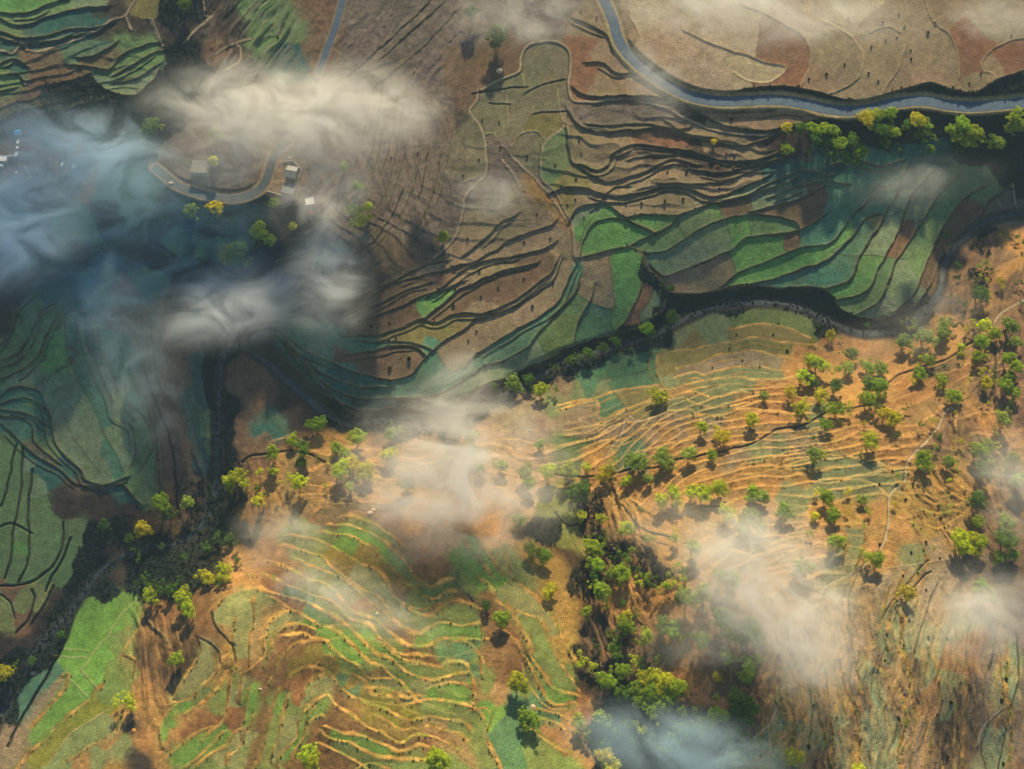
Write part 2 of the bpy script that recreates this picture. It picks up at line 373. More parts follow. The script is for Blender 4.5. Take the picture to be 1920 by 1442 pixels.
SEEDS = """N 1300,20 1250,60 1350,60 1450,20 1420,130 1230,20 1310,130 1570,20 1520,20
r 1495,110 1490,80 1500,140 1812,70 1812,120 1830,110 1890,105 1900,120
n 1560,110 1590,140 1540,150 1650,60 1660,110 1690,120 1740,100 1740,140 1760,100 1640,150 1720,40 1770,20 1850,30 1900,40 1860,130 1830,160
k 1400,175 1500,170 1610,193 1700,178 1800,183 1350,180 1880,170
n 1180,70 1120,90 1110,60 1130,160 1200,160 1160,150
r 1090,110 1095,140 1110,80
n 1400,220 1350,215 1450,222 1330,262 1360,250 1100,262 1110,290 1130,280 1090,280
q 1120,200 1200,200 1200,225 1150,230 1250,235 1100,215
B 1400,262 1300,270 1350,285 1440,300 1400,312 1340,310 1300,318 1450,265 1500,300 1480,270 1250,290 1200,285
r 1250,255 1280,262
n 1190,290 1150,310 1170,325 1250,320 1290,335 1400,285 1350,294 1200,340 1150,352 1250,338 1120,350
n 1100,365 1180,385 1250,380 1300,375 1230,365 1330,352 1400,340
y 1090,345 1050,370 1080,335
g 1040,300 1050,270
s 1100,400 1120,392
G 1110,440 1150,440 1190,440 1140,395 1210,412 1250,408 1110,410
g 1240,440 1210,460 1260,430 1320,405 1300,420 1340,395
b 1375,390 1395,380 1450,395 1480,385
s 1300,460 1340,440 1240,490 1290,480 1265,465
G 1385,425 1395,415
g 1450,420 1430,410 1480,430
s 1420,355 1450,360
G 1400,470 1440,465 1390,485
b 1482,452
n 1300,520 1340,510 1270,530 1330,500 1290,535
G 1400,520 1450,500 1500,480 1540,465
t 1450,530 1500,520 1540,505 1580,480 1520,450 1570,430
t 1630,430 1600,460 1650,380 1620,350 1680,340 1620,320 1580,340 1640,300
y 1640,415
b 1500,395 1480,400
G 1590,540 1610,520 1625,490
g 1640,545 1620,575 1655,510
s 1690,540 1660,580 1700,510 1670,410 1720,360 1700,400 1740,340
g 1720,500 1740,420 1780,350 1710,470 1760,400 1800,350 1800,330 1830,335
r 1696,450 1700,425 1692,470
T 1550,300 1600,290 1500,310 1700,290 1750,290 1450,335 1520,330 1560,315
k 1600,250 1560,260 1700,250 1650,260 1750,230 1850,280 1880,240 1880,300 1820,290
k 1400,555 1500,560 1300,570 1560,580 1620,605 1700,590 1245,620 1350,552 1450,550 1590,600 1660,605
k 1200,640 1120,660 1060,670 1000,705 940,730 700,800 750,790 850,790 650,790 620,775 1180,620 1245,560 1235,530 1230,590 1225,520 780,790 900,755
b 1780,480 1790,520 1800,560 1830,480 1810,440 1850,420
o 1880,450 1900,500 1870,520 1840,580 1900,460 1860,560
q 1900,400 1870,380
n 1120,500 1130,540 1110,520 1130,500
G 1170,500 1180,540 1165,580 1160,560
t 1120,600 1090,600 1130,580
r 1210,550 1195,575 1180,600 1215,535
s 1230,560 1215,590
g 1060,600 1040,640 1020,620 1060,630 1040,600 1060,580 1070,560
t 980,650 950,660 1000,620 1030,590 920,665 1060,545 1075,520
s 980,680 940,690 900,710 860,740 820,755 850,760
t 830,720 790,720 760,720 850,700 880,690 790,700 820,690 810,650
b 700,680 680,675 760,670 740,690 770,685 650,672
n 860,660 870,630 850,680 900,640 880,645 940,610 980,580 1020,560 1045,530 920,620
y 780,630 740,630 820,620 840,610 850,600 760,620
G 810,565 800,580 790,585
b 850,570 900,560 950,540 1000,510 870,555 920,540 1020,500 960,520
n 900,570 1030,545 990,555 1000,470 950,480 900,500 860,520 1020,450 1060,470
b 720,600 750,590 690,615 730,570 760,570 800,540 820,530 660,580 700,550
t 660,640 600,630 560,630 680,650 560,650 600,670 650,690
T 640,710 680,720 580,665 620,710 600,700 660,735 700,740 720,755 640,745 680,758
n 1000,415 950,430 970,380 1020,400 1040,430 920,400 900,430 880,470
q 940,350 950,320 920,300 940,270 920,380 970,300 900,360 850,350 830,400 800,430 760,420 720,420 750,350 780,300 800,250 830,200 840,450
e 890,290 870,320 895,240 990,290 1000,260 980,270 1000,310
e 930,225 930,185 975,215 1000,195 1030,180 1035,200 1020,120 1040,130 1010,100
y 1040,225 1030,235 1020,220
o 1000,350 1030,390 1050,415
b 860,130 880,160 920,110 940,130 950,90 900,150 870,190 850,230
q 980,50 1020,40 950,30 880,60 800,60 750,100 700,60 700,120 800,130 760,40 680,20
b 760,500 720,480 700,450 660,470 780,470 640,540
B 820,470 690,540 740,510 600,560 640,580 860,210 830,230
q 600,200 500,200 450,250 560,280 640,250 400,220 650,320 700,250 700,350 620,370 660,430
q 350,300 380,330 440,330 470,300 420,340
n 520,310 530,340
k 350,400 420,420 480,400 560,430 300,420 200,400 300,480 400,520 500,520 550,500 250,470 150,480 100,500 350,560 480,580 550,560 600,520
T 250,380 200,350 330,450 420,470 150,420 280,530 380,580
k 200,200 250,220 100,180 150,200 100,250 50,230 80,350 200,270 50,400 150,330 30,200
b 40,300 60,280 120,300 170,340
k 320,50 340,100 330,150 300,180 380,130 370,20 330,20 420,150 300,210
B 310,60 350,60 400,60 410,20 420,80 440,50 470,120 430,130 270,60 230,60
b 400,110 410,80
g 500,40 480,20 540,40 520,60 500,90 560,60 490,70
b 570,20 590,60 580,90 600,30 600,10
T 550,100 530,105
G 30,10 60,8 90,2 15,15
g 60,38 20,35 120,16 30,55
s 150,10 180,5
T 100,45 60,62 150,40 60,90 110,75 160,55 200,45 20,85 30,130 20,105
B 200,25 220,15 250,45 210,35 280,55 260,70 190,70
y 265,15 260,20
g 240,90 260,80 230,70 280,78 250,105 235,130 270,125 10,128 20,155 10,173 280,110
t 170,95 150,100 190,85
b 190,115 170,120 210,100
s 250,160 280,145 230,170
b 50,110 80,110 100,130 60,150 20,190 50,170
g 20,640 40,620 60,600 90,590 10,660 50,670 60,640 30,690 105,590 90,610 55,580
B 15,560 40,550 20,590 5,600
G 110,630 100,680 110,610
T 120,570 150,560 170,530 130,540 180,580 100,545
s 100,720 130,760 60,715 140,800 110,760 170,850 150,830 130,850 120,800 180,880 195,870 200,900 160,780
t 140,650 150,690 160,660 180,740 170,710 150,620 190,780 200,760 210,650
t 40,738 60,770 30,758 80,780 20,775 40,790 50,785 20,800 70,810
g 80,815 90,840 60,755
t 215,870 225,890 205,855
s 220,820 235,860 240,830 230,790
g 270,820 265,850 260,800 270,870 250,920 270,930 255,900 250,760
b 75,850 100,870 90,855 130,905
T 120,880 90,880 80,870 110,895 50,850 220,920 240,930
B 120,920 160,930 200,940 170,910 240,960 260,975 120,950
b 270,700 280,750 300,700 300,850 310,900 295,880 320,750 340,800 350,700 330,650 270,650 300,600 350,850 290,640 280,600
q 240,560 230,600
B 300,960 340,950 360,900 350,980
T 368,700 365,750 360,800
g 392,800
T 380,870 385,840
k 420,750 430,850 420,950 390,1000 350,1040 300,1060 250,1080 200,1100 420,650 390,700 410,600 180,1020 160,1050 230,990 300,1010 200,1060 100,1180 120,1150 90,1200 60,1260 30,1280 10,1300 430,1000 150,1100 40,1230 100,1230 430,900 350,1090 440,980
B 200,1040 220,1080 300,990 330,1000
b 450,700 470,730 480,780 440,720 500,740 450,830 460,800 500,700
T 480,800 500,790 520,810
B 550,760 560,800 520,690 540,740 600,780
o 470,870 540,870 520,930 600,900 620,830 660,830 700,850 600,860 480,910 540,960 600,940 450,960 490,980
b 490,860 540,840 460,880 500,830 700,820
p 850,900 800,850 900,850 800,950 900,950 950,850 950,930 720,900 850,980 770,870 700,930 880,900 1000,850 920,820
b 640,950 600,965 720,970
n 980,780 1020,790 1080,785 940,790 960,810 1060,740 1000,760 1100,795 1080,810
s 1080,745 1120,735 1060,755 1040,768
t 1190,700 1210,680 1180,720 1150,695 1140,770 1150,760 1170,855 1180,845 1110,730
n 1090,770 1060,785 1110,770
y 1200,740 1190,745 1180,750 1400,620 1450,635 1300,640 1280,670 1440,650 1330,665
n 1430,680 1400,680 1350,685 1300,690
g 1420,600 1480,610 1440,597
s 1400,697 1350,708 1290,712 1440,705 1370,725 1350,752 1330,740 1300,745 1300,770
s 1280,625 1330,620
o 1500,700 1540,660 1560,700 1540,720 1460,740 1480,750 1280,730 1300,742 1400,750 1600,700 1650,650 1700,690 1600,640 1660,740 1620,800 1570,790 1450,790 1500,785 1700,740 1740,790 1300,800 1250,810 1130,830 1110,850 1150,850 1250,850 1280,840 1350,840 1400,800
n 1230,820 1260,790 1280,820 1330,790 1200,810 1150,810 1100,815 1180,785 1440,830 1480,820 1400,860 1360,870
g 1075,850 1070,830
s 1460,830 1420,845 1520,790
o 1300,880 1350,900 1250,900 1200,920 1150,930 1200,970 1250,980 1130,910 1200,1010 1150,980 1400,900 1440,910 1300,980 1250,1030 1450,880 1500,890 1350,860 1600,840 1650,830 1680,770 1700,800 1750,720 1750,650 1800,620 1820,760 1850,800 1880,820 1800,700 1840,900
b 1840,730 1820,820 1750,830 1860,880 1780,780 1900,780 1890,930 1870,980 1760,700
s 1600,880 1560,890 1640,890 1670,890 1660,905 1580,870 1520,868
s 1560,920 1620,920 1480,930
p 1350,1020 1400,1000 1450,960 1400,1060 1500,1000 1300,1050 1450,1100 1350,1100 1500,1080 1400,1150 1330,1010
o 1560,950 1540,1000 1620,960 1640,990 1620,1020 1660,1060 1680,1040 1650,950 1700,1000
O 1750,920 1720,900 1780,900 1760,950 1700,930 1790,1000 1740,1000 1600,950 1660,990
s 1600,1030 1590,1060 1570,1090 1700,1040 1690,1090 1730,1060
n 1700,1070 1600,1130 1560,1150 1620,1100 1650,1100 1550,1200 1600,1180 1530,1180 1640,1160 1500,1200 1760,1020 1800,1080 1770,1100 1760,1150
s 1670,1160 1675,1190 1665,1220
s 1720,1180 1740,1200 1780,1180 1620,1250 1640,1300 1650,1350 1640,1400 1520,1330 1525,1380 1585,1350 1580,1400 1500,1400 1440,1400 1780,1300 1770,1340 1740,1280 1480,1360
n 1540,1350 1560,1290 1580,1270 1600,1250 1700,1250 1690,1290 1730,1380 1720,1420 1640,1230 1680,1220 1660,1290
r 1810,1250 1820,1230 1800,1220 1750,1290 1745,1310
O 1565,1270 1590,1300 1600,1320 1490,1350 1560,1250 1600,1400 1695,1340 1510,1330 1480,1300
B 1600,1350 1595,1370 1618,1305 1690,1330 1805,1310 1795,1350 1725,1275 1765,1360 1540,1420 1745,1420 1800,1390 1590,1290
s 1870,1380 1860,1420 1850,1370
s 1890,1290 1880,1270 1880,1300
q 1840,1280 1830,1320 1900,1350 1910,1400 1850,1240 1880,1230 1910,1220
b 1820,1400 1900,1430 1870,1350
b 1860,450 1890,480 1850,500 1880,540 1910,520 1865,590 1820,600 1910,580
k 360,910 365,950 370,990 410,850 415,900 440,940 445,1000 400,1040 380,1080 320,1090 420,780 425,820 330,1030 270,1060 410,740
k 1835,470 1850,430 1840,520
k 1050,1000 1100,1000 1110,950 1120,1010 1200,1040 1210,1060 1220,1080 1195,1030 1100,1090
g 1065,1020 1060,1000 1055,970 1070,1000 1080,1010
O 1010,1080 1030,1130 1060,1180 1040,1060 1050,1200 1020,1060 1070,1150 1060,1230
B 1110,1180 1100,1150 1120,1210 1090,1250 1150,1200 1130,1170 1100,1290 1120,1310 1060,1040
k 1090,1240 1110,1270 1150,1320 1130,1370 1200,1360 1250,1350 1170,1340 1300,1330 1280,1400 1200,1430 1160,1400
o 1150,1150 1190,1130 1240,1120 1220,1150 1280,1250 1300,1280 1180,1100 1270,1200
b 1310,1300 1300,1320 1350,1290 1340,1250 1250,1230 1210,1230 1420,1290 1430,1330 1200,1170
g 680,985 700,1000 560,1000 620,1005 590,1008
G 640,1020 680,1010 700,1025 720,1040 740,1060
s 600,1030 570,1045 580,1060 560,1090 640,1095 620,1100 660,1110 680,1085
y 610,1040 640,1060 690,1050
b 740,1095 730,1100 790,1080 800,1065 810,1080 820,1050 770,1050
g 760,1080 770,1095 820,1110 840,1100 860,1100 790,1140 830,1125 850,1160 880,1155 800,1170 860,1140
G 870,1030 900,1040 900,1070 880,1020 930,1080 840,1190 810,1195 870,1180
s 730,1130 720,1150 750,1160 700,1110 640,1130
s 590,1105 620,1120 600,1125
t 565,1118 580,1128 600,1145
r 540,1130 500,1090 520,1080 550,1090 680,1140
o 500,1060 480,1090 520,1050 540,1080 450,1080 470,1050 440,1040 430,1090 560,1070
g 700,1170 720,1200 740,1215 690,1160
b 740,1190 750,1200 730,1180 790,1235 775,1230 810,1240
g 650,1160 620,1150 640,1175
G 660,1190 690,1210 710,1215 650,1185 600,1192 610,1195
b 590,1195 570,1195 530,1200 520,1215
G 610,1215 625,1200 640,1220 660,1235 680,1210 640,1205
y 560,1240 580,1230 600,1230 550,1255 600,1215
b 520,1240 530,1255 510,1250 560,1225
r 575,1275 555,1285 560,1300 550,1310
b 500,1280 490,1300 460,1250 480,1270 470,1270 495,1330 485,1350 490,1400 478,1400 470,1420
g 690,1255 640,1250 660,1255 680,1270 700,1240
O 700,1265 710,1268 660,1340 650,1330 720,1385 430,1200 425,1215 410,1240
b 690,1262 720,1270
g 720,1250 750,1270 760,1280 730,1240 770,1260 790,1265 800,1260
s 740,1280 780,1290 790,1300 760,1300
t 640,1285 650,1295 660,1305 635,1275
y 650,1290 690,1310 720,1300 625,1260
g 700,1290 720,1285 740,1300 750,1310
Y 700,1320 740,1335 780,1335 720,1330 760,1345
g 800,1335 830,1335 860,1335 850,1260 840,1260 850,1250
G 830,1295 850,1300 870,1290 810,1305
t 860,1235 840,1230 900,1215 880,1225 900,1250 870,1210
g 900,1240 910,1290
s 600,1290 590,1300 610,1300 580,1320 550,1360 540,1380 530,1410
G 590,1330 600,1320 575,1350 570,1365 525,1330
b 600,1355 590,1370 580,1390 640,1330 650,1350 640,1300 650,1370 620,1330 600,1390 570,1400
y 690,1340 710,1350 730,1365 760,1370 780,1375 690,1345
n 800,1360 820,1370 850,1380 840,1395 870,1410 860,1390 800,1375
b 680,1365 720,1388 750,1405 770,1395 800,1395
G 660,1385 690,1395 720,1405 640,1380 740,1418
g 640,1400 680,1420 720,1435 750,1435 700,1425 800,1435 850,1430 880,1370 900,1400 770,1420
s 450,1130 440,1150 430,1140 450,1180 455,1220 460,1200 480,1115 460,1280 445,1300
n 485,1180 480,1210 485,1150 475,1230
s 510,1170 520,1165 500,1200 530,1160
G 470,1310 465,1330 470,1290
g 440,1280 430,1300 425,1310 510,1320 515,1350 500,1390 505,1410 540,1330 545,1310
G 400,1390 420,1380 380,1400 415,1370 400,1400
s 440,1390 450,1410 465,1390 440,1425 430,1400 410,1425
g 460,1410 380,1430 400,1435
r 435,1350 440,1360 385,1350 350,1380
o 330,1340 360,1340 350,1360 380,1330 330,1380 300,1330 270,1290 280,1330 260,1380 320,1400
b 290,1170 300,1200 320,1180 310,1160 300,1230 330,1200 280,1200 400,1180 380,1150 410,1200 390,1120 380,1170 350,1180
B 290,1240 330,1260 340,1240 300,1215 280,1220 350,1220 325,1275 360,1200 405,1215
s 385,1215 390,1240 375,1260 360,1285 340,1305 350,1300
G 325,1335 315,1350 305,1380 340,1328
g 380,1320 400,1300 395,1320 415,1300
O 410,1265 400,1280 430,1235
G 170,1150 200,1170 230,1140 150,1200 180,1200 130,1240 180,1250 150,1290 170,1280 220,1160 110,1330 70,1370 200,1230
g 210,1250 210,1290 200,1310 240,1240 245,1260 220,1220 240,1200 230,1270
Y 170,1320 150,1350 200,1330 130,1370 100,1400 180,1340
s 120,1420 160,1400 180,1370 200,1360 230,1390 220,1410 190,1420
o 225,1350 200,1390 215,1378 150,1415
n 110,1290 80,1320 50,1360 30,1400 10,1430 60,1335 125,1275
t 60,1300 70,1280 90,1270 100,1262
O 210,1430 220,1440
B 250,1420 240,1360
g 15,880 5,860 20,1000 10,1030 10,920 8,970
g 30,900 28,950 45,1000 40,1050 50,900 48,950 80,1000 100,1020 80,1050 70,960 90,980 60,1070
s 60,910 50,870
g 110,1070 125,1000 130,1030 90,1090
G 45,1030
s 10,1130 40,1115 50,1140 15,1170 80,1110 10,1150
r 30,1110 60,1150 45,1180 40,1165
B 90,1130 70,1170 50,1200 15,1200
g 1010,1180 1000,1160 1020,1200 1040,1235 1060,1260 1040,1270 1020,1240 1005,1280 1060,1290 1000,1250
s 970,1130 960,1110 970,1100 1040,1180 985,1090
G 920,1360 915,1320 930,1340 1040,1290 1060,1310 1070,1305
t 930,1370 950,1400 960,1420 940,1430 930,1390 950,1360 1020,1340 1040,1348 1000,1310 980,1320
g 1010,1385 1020,1425 1050,1420 1005,1400 1030,1410 990,1300
o 1050,1330 1060,1350 1040,1380 1065,1400 1080,1330 1100,1320
b 950,1230 955,1250 940,1160 970,1210 960,1180 900,1290
n 930,1300 920,1310 900,1300
r 1090,1310 1095,1330
b 850,1120 860,1125 880,1130 910,1150
p 860,1010 820,1010"""
# trees: tone u,v,r   tones b bright, g green, d dark, y yellow-olive, m greyed, P reddish
TREES = """d 345,8,14 283,237,18 270,252,13
m 405,250,15 645,312,10 605,492,18 618,478,12 635,462,11 590,500,10
y 400,302,12 403,390,15 410,405,9 550,425,9
g 355,393,16 365,405,12 515,382,12 485,432,20 505,450,15 478,448,12 445,468,20 428,485,14 463,492,14 440,488,13 670,348,11 832,443,11 300,240,9
d 395,418,13 185,460,15 885,20,15 933,66,19 928,82,14
P 120,263,8
b 663,395,14 690,388,12 672,412,17 688,408,12
y 1475,240,11 1338,266,8 1625,222,16 1720,226,14
g 1475,278,11 1522,238,13 1545,240,15 1562,246,13 1575,270,16 1612,285,16 1650,215,13 1670,212,13 1675,245,13 1738,235,11 1785,243,14 1805,233,17 1828,248,16 1815,266,15 1798,258,13 1745,278,9 1750,258,6 1905,215,18 1895,240,14 1915,235,14
d 1502,240,13 1530,258,15 1550,265,16 1600,262,15 1562,290,15 1595,300,14 1610,308,12 1640,235,14 1655,245,14 1660,265,13 1700,235,12 1580,290,12
m 1873,268,15 1860,275,10
b 1632,212,13 1730,232,11
g 595,795,15 548,825,12 511,848,13 630,840,13 648,852,14 670,820,16 733,815,14 302,943,17 763,906,14 1213,617,14
d 568,840,14 565,866,11 318,962,13 195,985,12 242,1010,10 1087,922,19 1078,915,12
b 487,885,9 512,883,9 545,897,12 560,903,13 446,890,17 430,905,14 455,905,11 638,880,18 655,912,10 886,818,10 1015,728,13 1028,883,14 1062,878,13 1074,886,12 1100,876,10 1175,902,11 1235,743,17
y 484,938,13 660,870,16 685,885,16 728,855,16 742,850,11 1135,887,12 1125,895,10 268,992,17
m 352,942,11 888,848,14 900,878,11 940,873,14 985,885,13 992,905,12 962,715,16 970,728,12 1040,730,9 1012,833,9 1183,862,14 1200,868,15 1240,856,16 1252,868,14 1215,897,10 1148,870,11 735,800,9 750,805,8
d 1260,597,13 1155,640,10 1185,657,8 1103,662,12 1130,652,10 1070,675,9 1040,690,8 1240,532,6 1258,540,7 992,712,11 925,724,9 1085,668,8 1220,628,12 1000,730,8
g 1245,738,9
b 1520,676,14 1536,682,15 1505,704,14 1518,708,12 1500,765,14 1510,758,11 1494,775,10 1410,785,14 1317,800,11 1634,825,15 1803,650,9 1803,664,8 1845,610,14
y 1558,627,12 1483,735,12 1540,742,13 1345,808,12 1355,818,13 1660,775,13 1678,782,13 1668,795,10 1843,696,10 1850,717,12 1790,775,5
m 1597,663,12 1433,742,9 1294,850,13 1528,852,14 1735,630,16 1748,640,12 1695,640,15 1710,655,11 1882,785,14 1780,865,11 1900,860,14 1910,900,16 1895,610,14 1905,640,12
g 1572,693,12 1590,690,12 1618,680,12 1630,690,13 1652,692,13 1555,762,12 1570,766,14 1586,770,11 1630,722,14 1648,722,14 1655,740,12 1628,747,15 1550,797,12 1335,853,11 1728,672,13 1742,676,13 1725,700,14 1718,708,10 1770,605,13 1770,622,13 1833,668,13 1840,640,14 1865,625,13 1890,672,14 1905,688,15 1895,705,12 1885,722,14 1905,735,12 1732,862,16 1740,870,13 1722,866,10 1835,843,13 1852,838,13 1790,742,13 1780,745,11 1767,712,12
d 1568,722,14 1522,716,12 1642,768,12 1845,880,15 1832,938,14 1840,948,11 1840,550,17 1775,440,9 1770,690,8
g 1852,858,11 1832,925,9
b 1240,938,11 1265,925,14 1270,945,10 1298,920,14 1318,925,15 1334,928,12 1350,915,13 1362,960,12 1372,955,9
g 1413,922,13 1550,930,13 1562,965,12 1556,950,11 1268,950,9 1402,935,9
m 1430,932,12 1470,957,14 1480,968,10 1408,970,16 1392,985,14 1425,985,12 1617,937,10 1505,1062,16 1300,1025,13 1370,1085,16 1350,1080,12
b 345,1108,11 342,1122,16 352,1140,14 280,1115,14 296,1128,9 420,1068,15 415,1080,13 428,1080,12 225,1313,12 242,1317,13 578,1412,13 572,1425,12 586,1430,13
g 330,1236,12 290,1107,9
y 10,1262,13 20,1255,8 0,1272,10
y 375,1077,11 388,1083,11 400,1078,9
d 320,1105,13 305,1110,10 430,1010,11 440,1020,9 115,1190,8 60,1240,8 30,1245,7
b 1090,965,12 1127,972,11 1175,990,13 1168,1000,9 970,1278,16 982,1285,12 960,1285,11 1085,1352,13 815,1420,15 828,1428,14 810,1435,10 1212,1193,13
y 1092,1373,11 1030,1107,12 1135,1420,16 1122,1415,10 1175,1155,11 1148,1437,12
g 994,1028,13 1008,1038,13 1020,1042,13 1000,1045,10 1112,1025,14 1122,1030,12 1110,1055,12 1122,1060,13 1152,1075,14 1168,1075,14 1160,1088,11 1126,1105,14 1138,1112,13 1125,1118,10 1100,1147,9 940,1160,13 1175,1175,13 1170,1165,10 1150,1216,11 1157,1226,9 1153,1253,11 1168,1258,11 985,1345,15 1000,1352,14 990,1362,12 1212,1300,13 1136,1276,13
m 974,975,13 1245,1172,14 1262,1180,14 1272,1172,11 1125,1345,14 1135,1355,11 1265,1388,14 1245,1405,13 1280,1370,12 1150,1280,11
d 912,1136,10 1170,1298,14 1180,1310,11
b 1210,1272,15 1228,1268,14 1250,1278,13 1270,1288,14 1240,1295,14
g 1198,1290,13 1220,1300,14 1258,1305,14 1275,1302,12 1200,1315,13 1218,1322,14 1240,1320,14 1225,1338,11 1190,1302,11 1255,1322,10
g 1568,1015,13 1575,1025,9 1628,1042,12 1645,1048,13 1517,998,8 1835,978,13 1885,978,12 1895,985,9
b 1800,1010,15 1818,1008,15 1838,1015,14 1808,1026,14 1828,1030,13 1640,1056,9
y 1528,968,9 1690,1110,9 1704,1112,12 1420,1222,8 1485,1418,14 1497,1425,13 1610,1440,8 1345,1270,8
m 1890,1012,17 1875,1045,13 1900,1040,12 1838,1100,14 1850,1112,13 1855,1122,10 1290,1120,14 1320,1112,14 1308,1125,10 1358,1160,15 1375,1185,16 1408,1178,17 1420,1200,15 1395,1200,12 1365,1230,12 1340,1150,11 1380,1428,13 1355,1432,11
g 1308,1193,12 1318,1200,12 1400,1268,13 1405,1245,12 1345,1307,6 1425,1235,8
d 1380,1305,13 1395,1315,14 1408,1330,13 1385,1335,14 1400,1350,12 1375,1322,11 1375,1382,13 1395,1388,11
g 1302,1352,12 1318,1360,13 1312,1372,12 1345,1342,14 1335,1350,9"""
DOTS = """904,225,3 936,228,3 938,276,3 898,299,3 868,329,3 988,293,3.5 1041,309,3 1086,263,3 1090,287,2.5 1080,336,3.5 1051,351,3 1079,374,3 1064,384,3 1174,382,3 1203,381,4 1247,377,4
1095,407,2.5 983,358,2.3 1007,401,2.5 1032,447,3 983,454,3.5 877,447,3 733,295,3 783,287,3 1119,33,3 1252,322,3 1089,20,2.5 1655,42,4 1740,61,4.6 1686,27,3 1696,49,3 1682,70,3 1661,75,3
1634,87,3.5 1708,94,3 1709,110,3 1584,120,3 1550,139,4 1517,148,3.5 1629,137,3.5 1647,152,3 1591,33,3 1754,42,3 1371,224,4.5 1897,67,3 1840,137,3 1818,155,3 1287,323,4 1328,326,4
1349,353,3 1362,288,3 1377,294,3 1281,373,4 767,673,6 731,691,5 850,574,4 707,592,4 729,639,3.5 742,634,3 998,574,4 934,539,3 902,556,3 899,507,4 947,491,3 982,523,3 1037,533,3
893,621,3 853,542,3 821,541,3 673,603,4 696,612,4 730,606,3 878,639,3 1381,627,3 1450,627,3 1368,653,3 1336,689,2.5 1392,675,2.5 1476,658,4 1460,606,2.5 1674,883,3 1649,907,3 1713,906,3
1698,936,3 1737,1016,3 1709,1035,3 1650,1020,3 1763,1047,2.5 1722,1074,2.5 1694,1079,2.5 1717,1106,3 1737,1106,3 1705,1163,3 1741,1195,3.5 1777,1197,3 1695,1210,2.5 1887,1273,4 1878,1313,4
1784,1317,4 1758,1340,2.5 1526,1322,3 1516,1399,4 1427,1417,3 1778,1419,3 1882,1432,3 1660,1238,2.5 1765,972,2.5 521,71,4 750,73,2.5 776,135,2.5"""
# ---------------------------------------------------------------- helpers on grids
def smooth(a, b, x):
    t = np.clip((x - a) / (b - a), 0, 1); return t * t * (3 - 2 * t)
LAT = {}
def vnoise(x, y, seed=0):
    if seed not in LAT: LAT[seed] = np.random.default_rng(seed + 100).random((256, 256), dtype=np.float32)
    L = LAT[seed]; xi = np.floor(x).astype(np.int64); yi = np.floor(y).astype(np.int64)
    fx = (x - xi); fy = (y - yi); fx = fx * fx * (3 - 2 * fx); fy = fy * fy * (3 - 2 * fy)
    a = L[xi & 255, yi & 255]; b = L[(xi + 1) & 255, yi & 255]; c = L[xi & 255, (yi + 1) & 255]; d = L[(xi + 1) & 255, (yi + 1) & 255]
    return (a * (1 - fx) + b * fx) * (1 - fy) + (c * (1 - fx) + d * fx) * fy
def fbm(x, y, seed=0, o=3):
    s = 0; amp = 1; tot = 0
    for k in range(o):
        s = s + amp * vnoise(x * 2 ** k + 17.3 * k, y * 2 ** k + 9.1 * k, seed + k); tot += amp; amp *= .5
    return s / tot * 2 - 1
def blur(a, s):
    r = int(s * 3); k = np.exp(-.5 * (np.arange(-r, r + 1) / s) ** 2); k /= k.sum()
    p = np.pad(a, ((r, r), (0, 0)), mode='edge'); out = sum(k[i] * p[i:i + a.shape[0]] for i in range(2 * r + 1))
    p = np.pad(out, ((0, 0), (r, r)), mode='edge'); return sum(k[i] * p[:, i:i + a.shape[1]] for i in range(2 * r + 1))
def bil(img, u, v, u0, v0, st):
    x = np.clip((u - u0) / st, 0, img.shape[1] - 1.001); y = np.clip((v - v0) / st, 0, img.shape[0] - 1.001)
    xi = x.astype(int); yi = y.astype(int); fx = x - xi; fy = y - yi
    if img.ndim == 3: fx = fx[..., None]; fy = fy[..., None]
    return (img[yi, xi] * (1 - fx) + img[yi, xi + 1] * fx) * (1 - fy) + (img[yi + 1, xi] * (1 - fx) + img[yi + 1, xi + 1] * fx) * fy
def fold(a, lo, hi):
    q = np.mod(a - lo, 2 * (hi - lo)); return lo + np.where(q > hi - lo, 2 * (hi - lo) - q, q)
def pts(s): return np.array([[float(a) for a in p.split(',')] for p in s.split()])
def spline(P, step=6.0):
    if len(P) < 3: P = np.vstack([P[0], (P[0] + P[-1]) / 2, P[-1]])
    Q = np.vstack([2 * P[0] - P[1], P, 2 * P[-1] - P[-2]]); out = []
    for i in range(1, len(Q) - 2):
        n = max(1, int(np.linalg.norm(Q[i + 1] - Q[i]) / step))
        for k in range(n):
            t = k / n
            out.append(.5 * (2 * Q[i] + (Q[i + 1] - Q[i - 1]) * t + (2 * Q[i - 1] - 5 * Q[i] + 4 * Q[i + 1] - Q[i + 2]) * t * t + (3 * Q[i] - Q[i - 1] - 3 * Q[i + 1] + Q[i + 2]) * t ** 3))
    out.append(P[-1]); return np.array(out)
def near(P, U, V):
    """distance, signed side (+ right of travel in image = lower), overshoot past the ends"""
    D = np.full(U.shape, 1e9); S = np.zeros(U.shape); O = np.zeros(U.shape); n = len(P) - 1
    for i in range(n):
        a = P[i]; b = P[i + 1]; e = b - a; L2 = e @ e
        if L2 < 1e-9: continue
        px = U - a[0]; py = V - a[1]; t0 = (px * e[0] + py * e[1]) / L2; t = np.clip(t0, 0, 1)
        d = (px - t * e[0]) ** 2 + (py - t * e[1]) ** 2; m = d < D
        D[m] = d[m]; S[m] = (e[0] * py - e[1] * px)[m]
        o = np.zeros(U.shape)
        if i == 0: o = np.maximum(o, -t0)
        if i == n - 1: o = np.maximum(o, t0 - 1)
        O[m] = (o * math.sqrt(L2))[m]
    D = np.sqrt(D); return D, np.where(S >= 0, D, -D), O

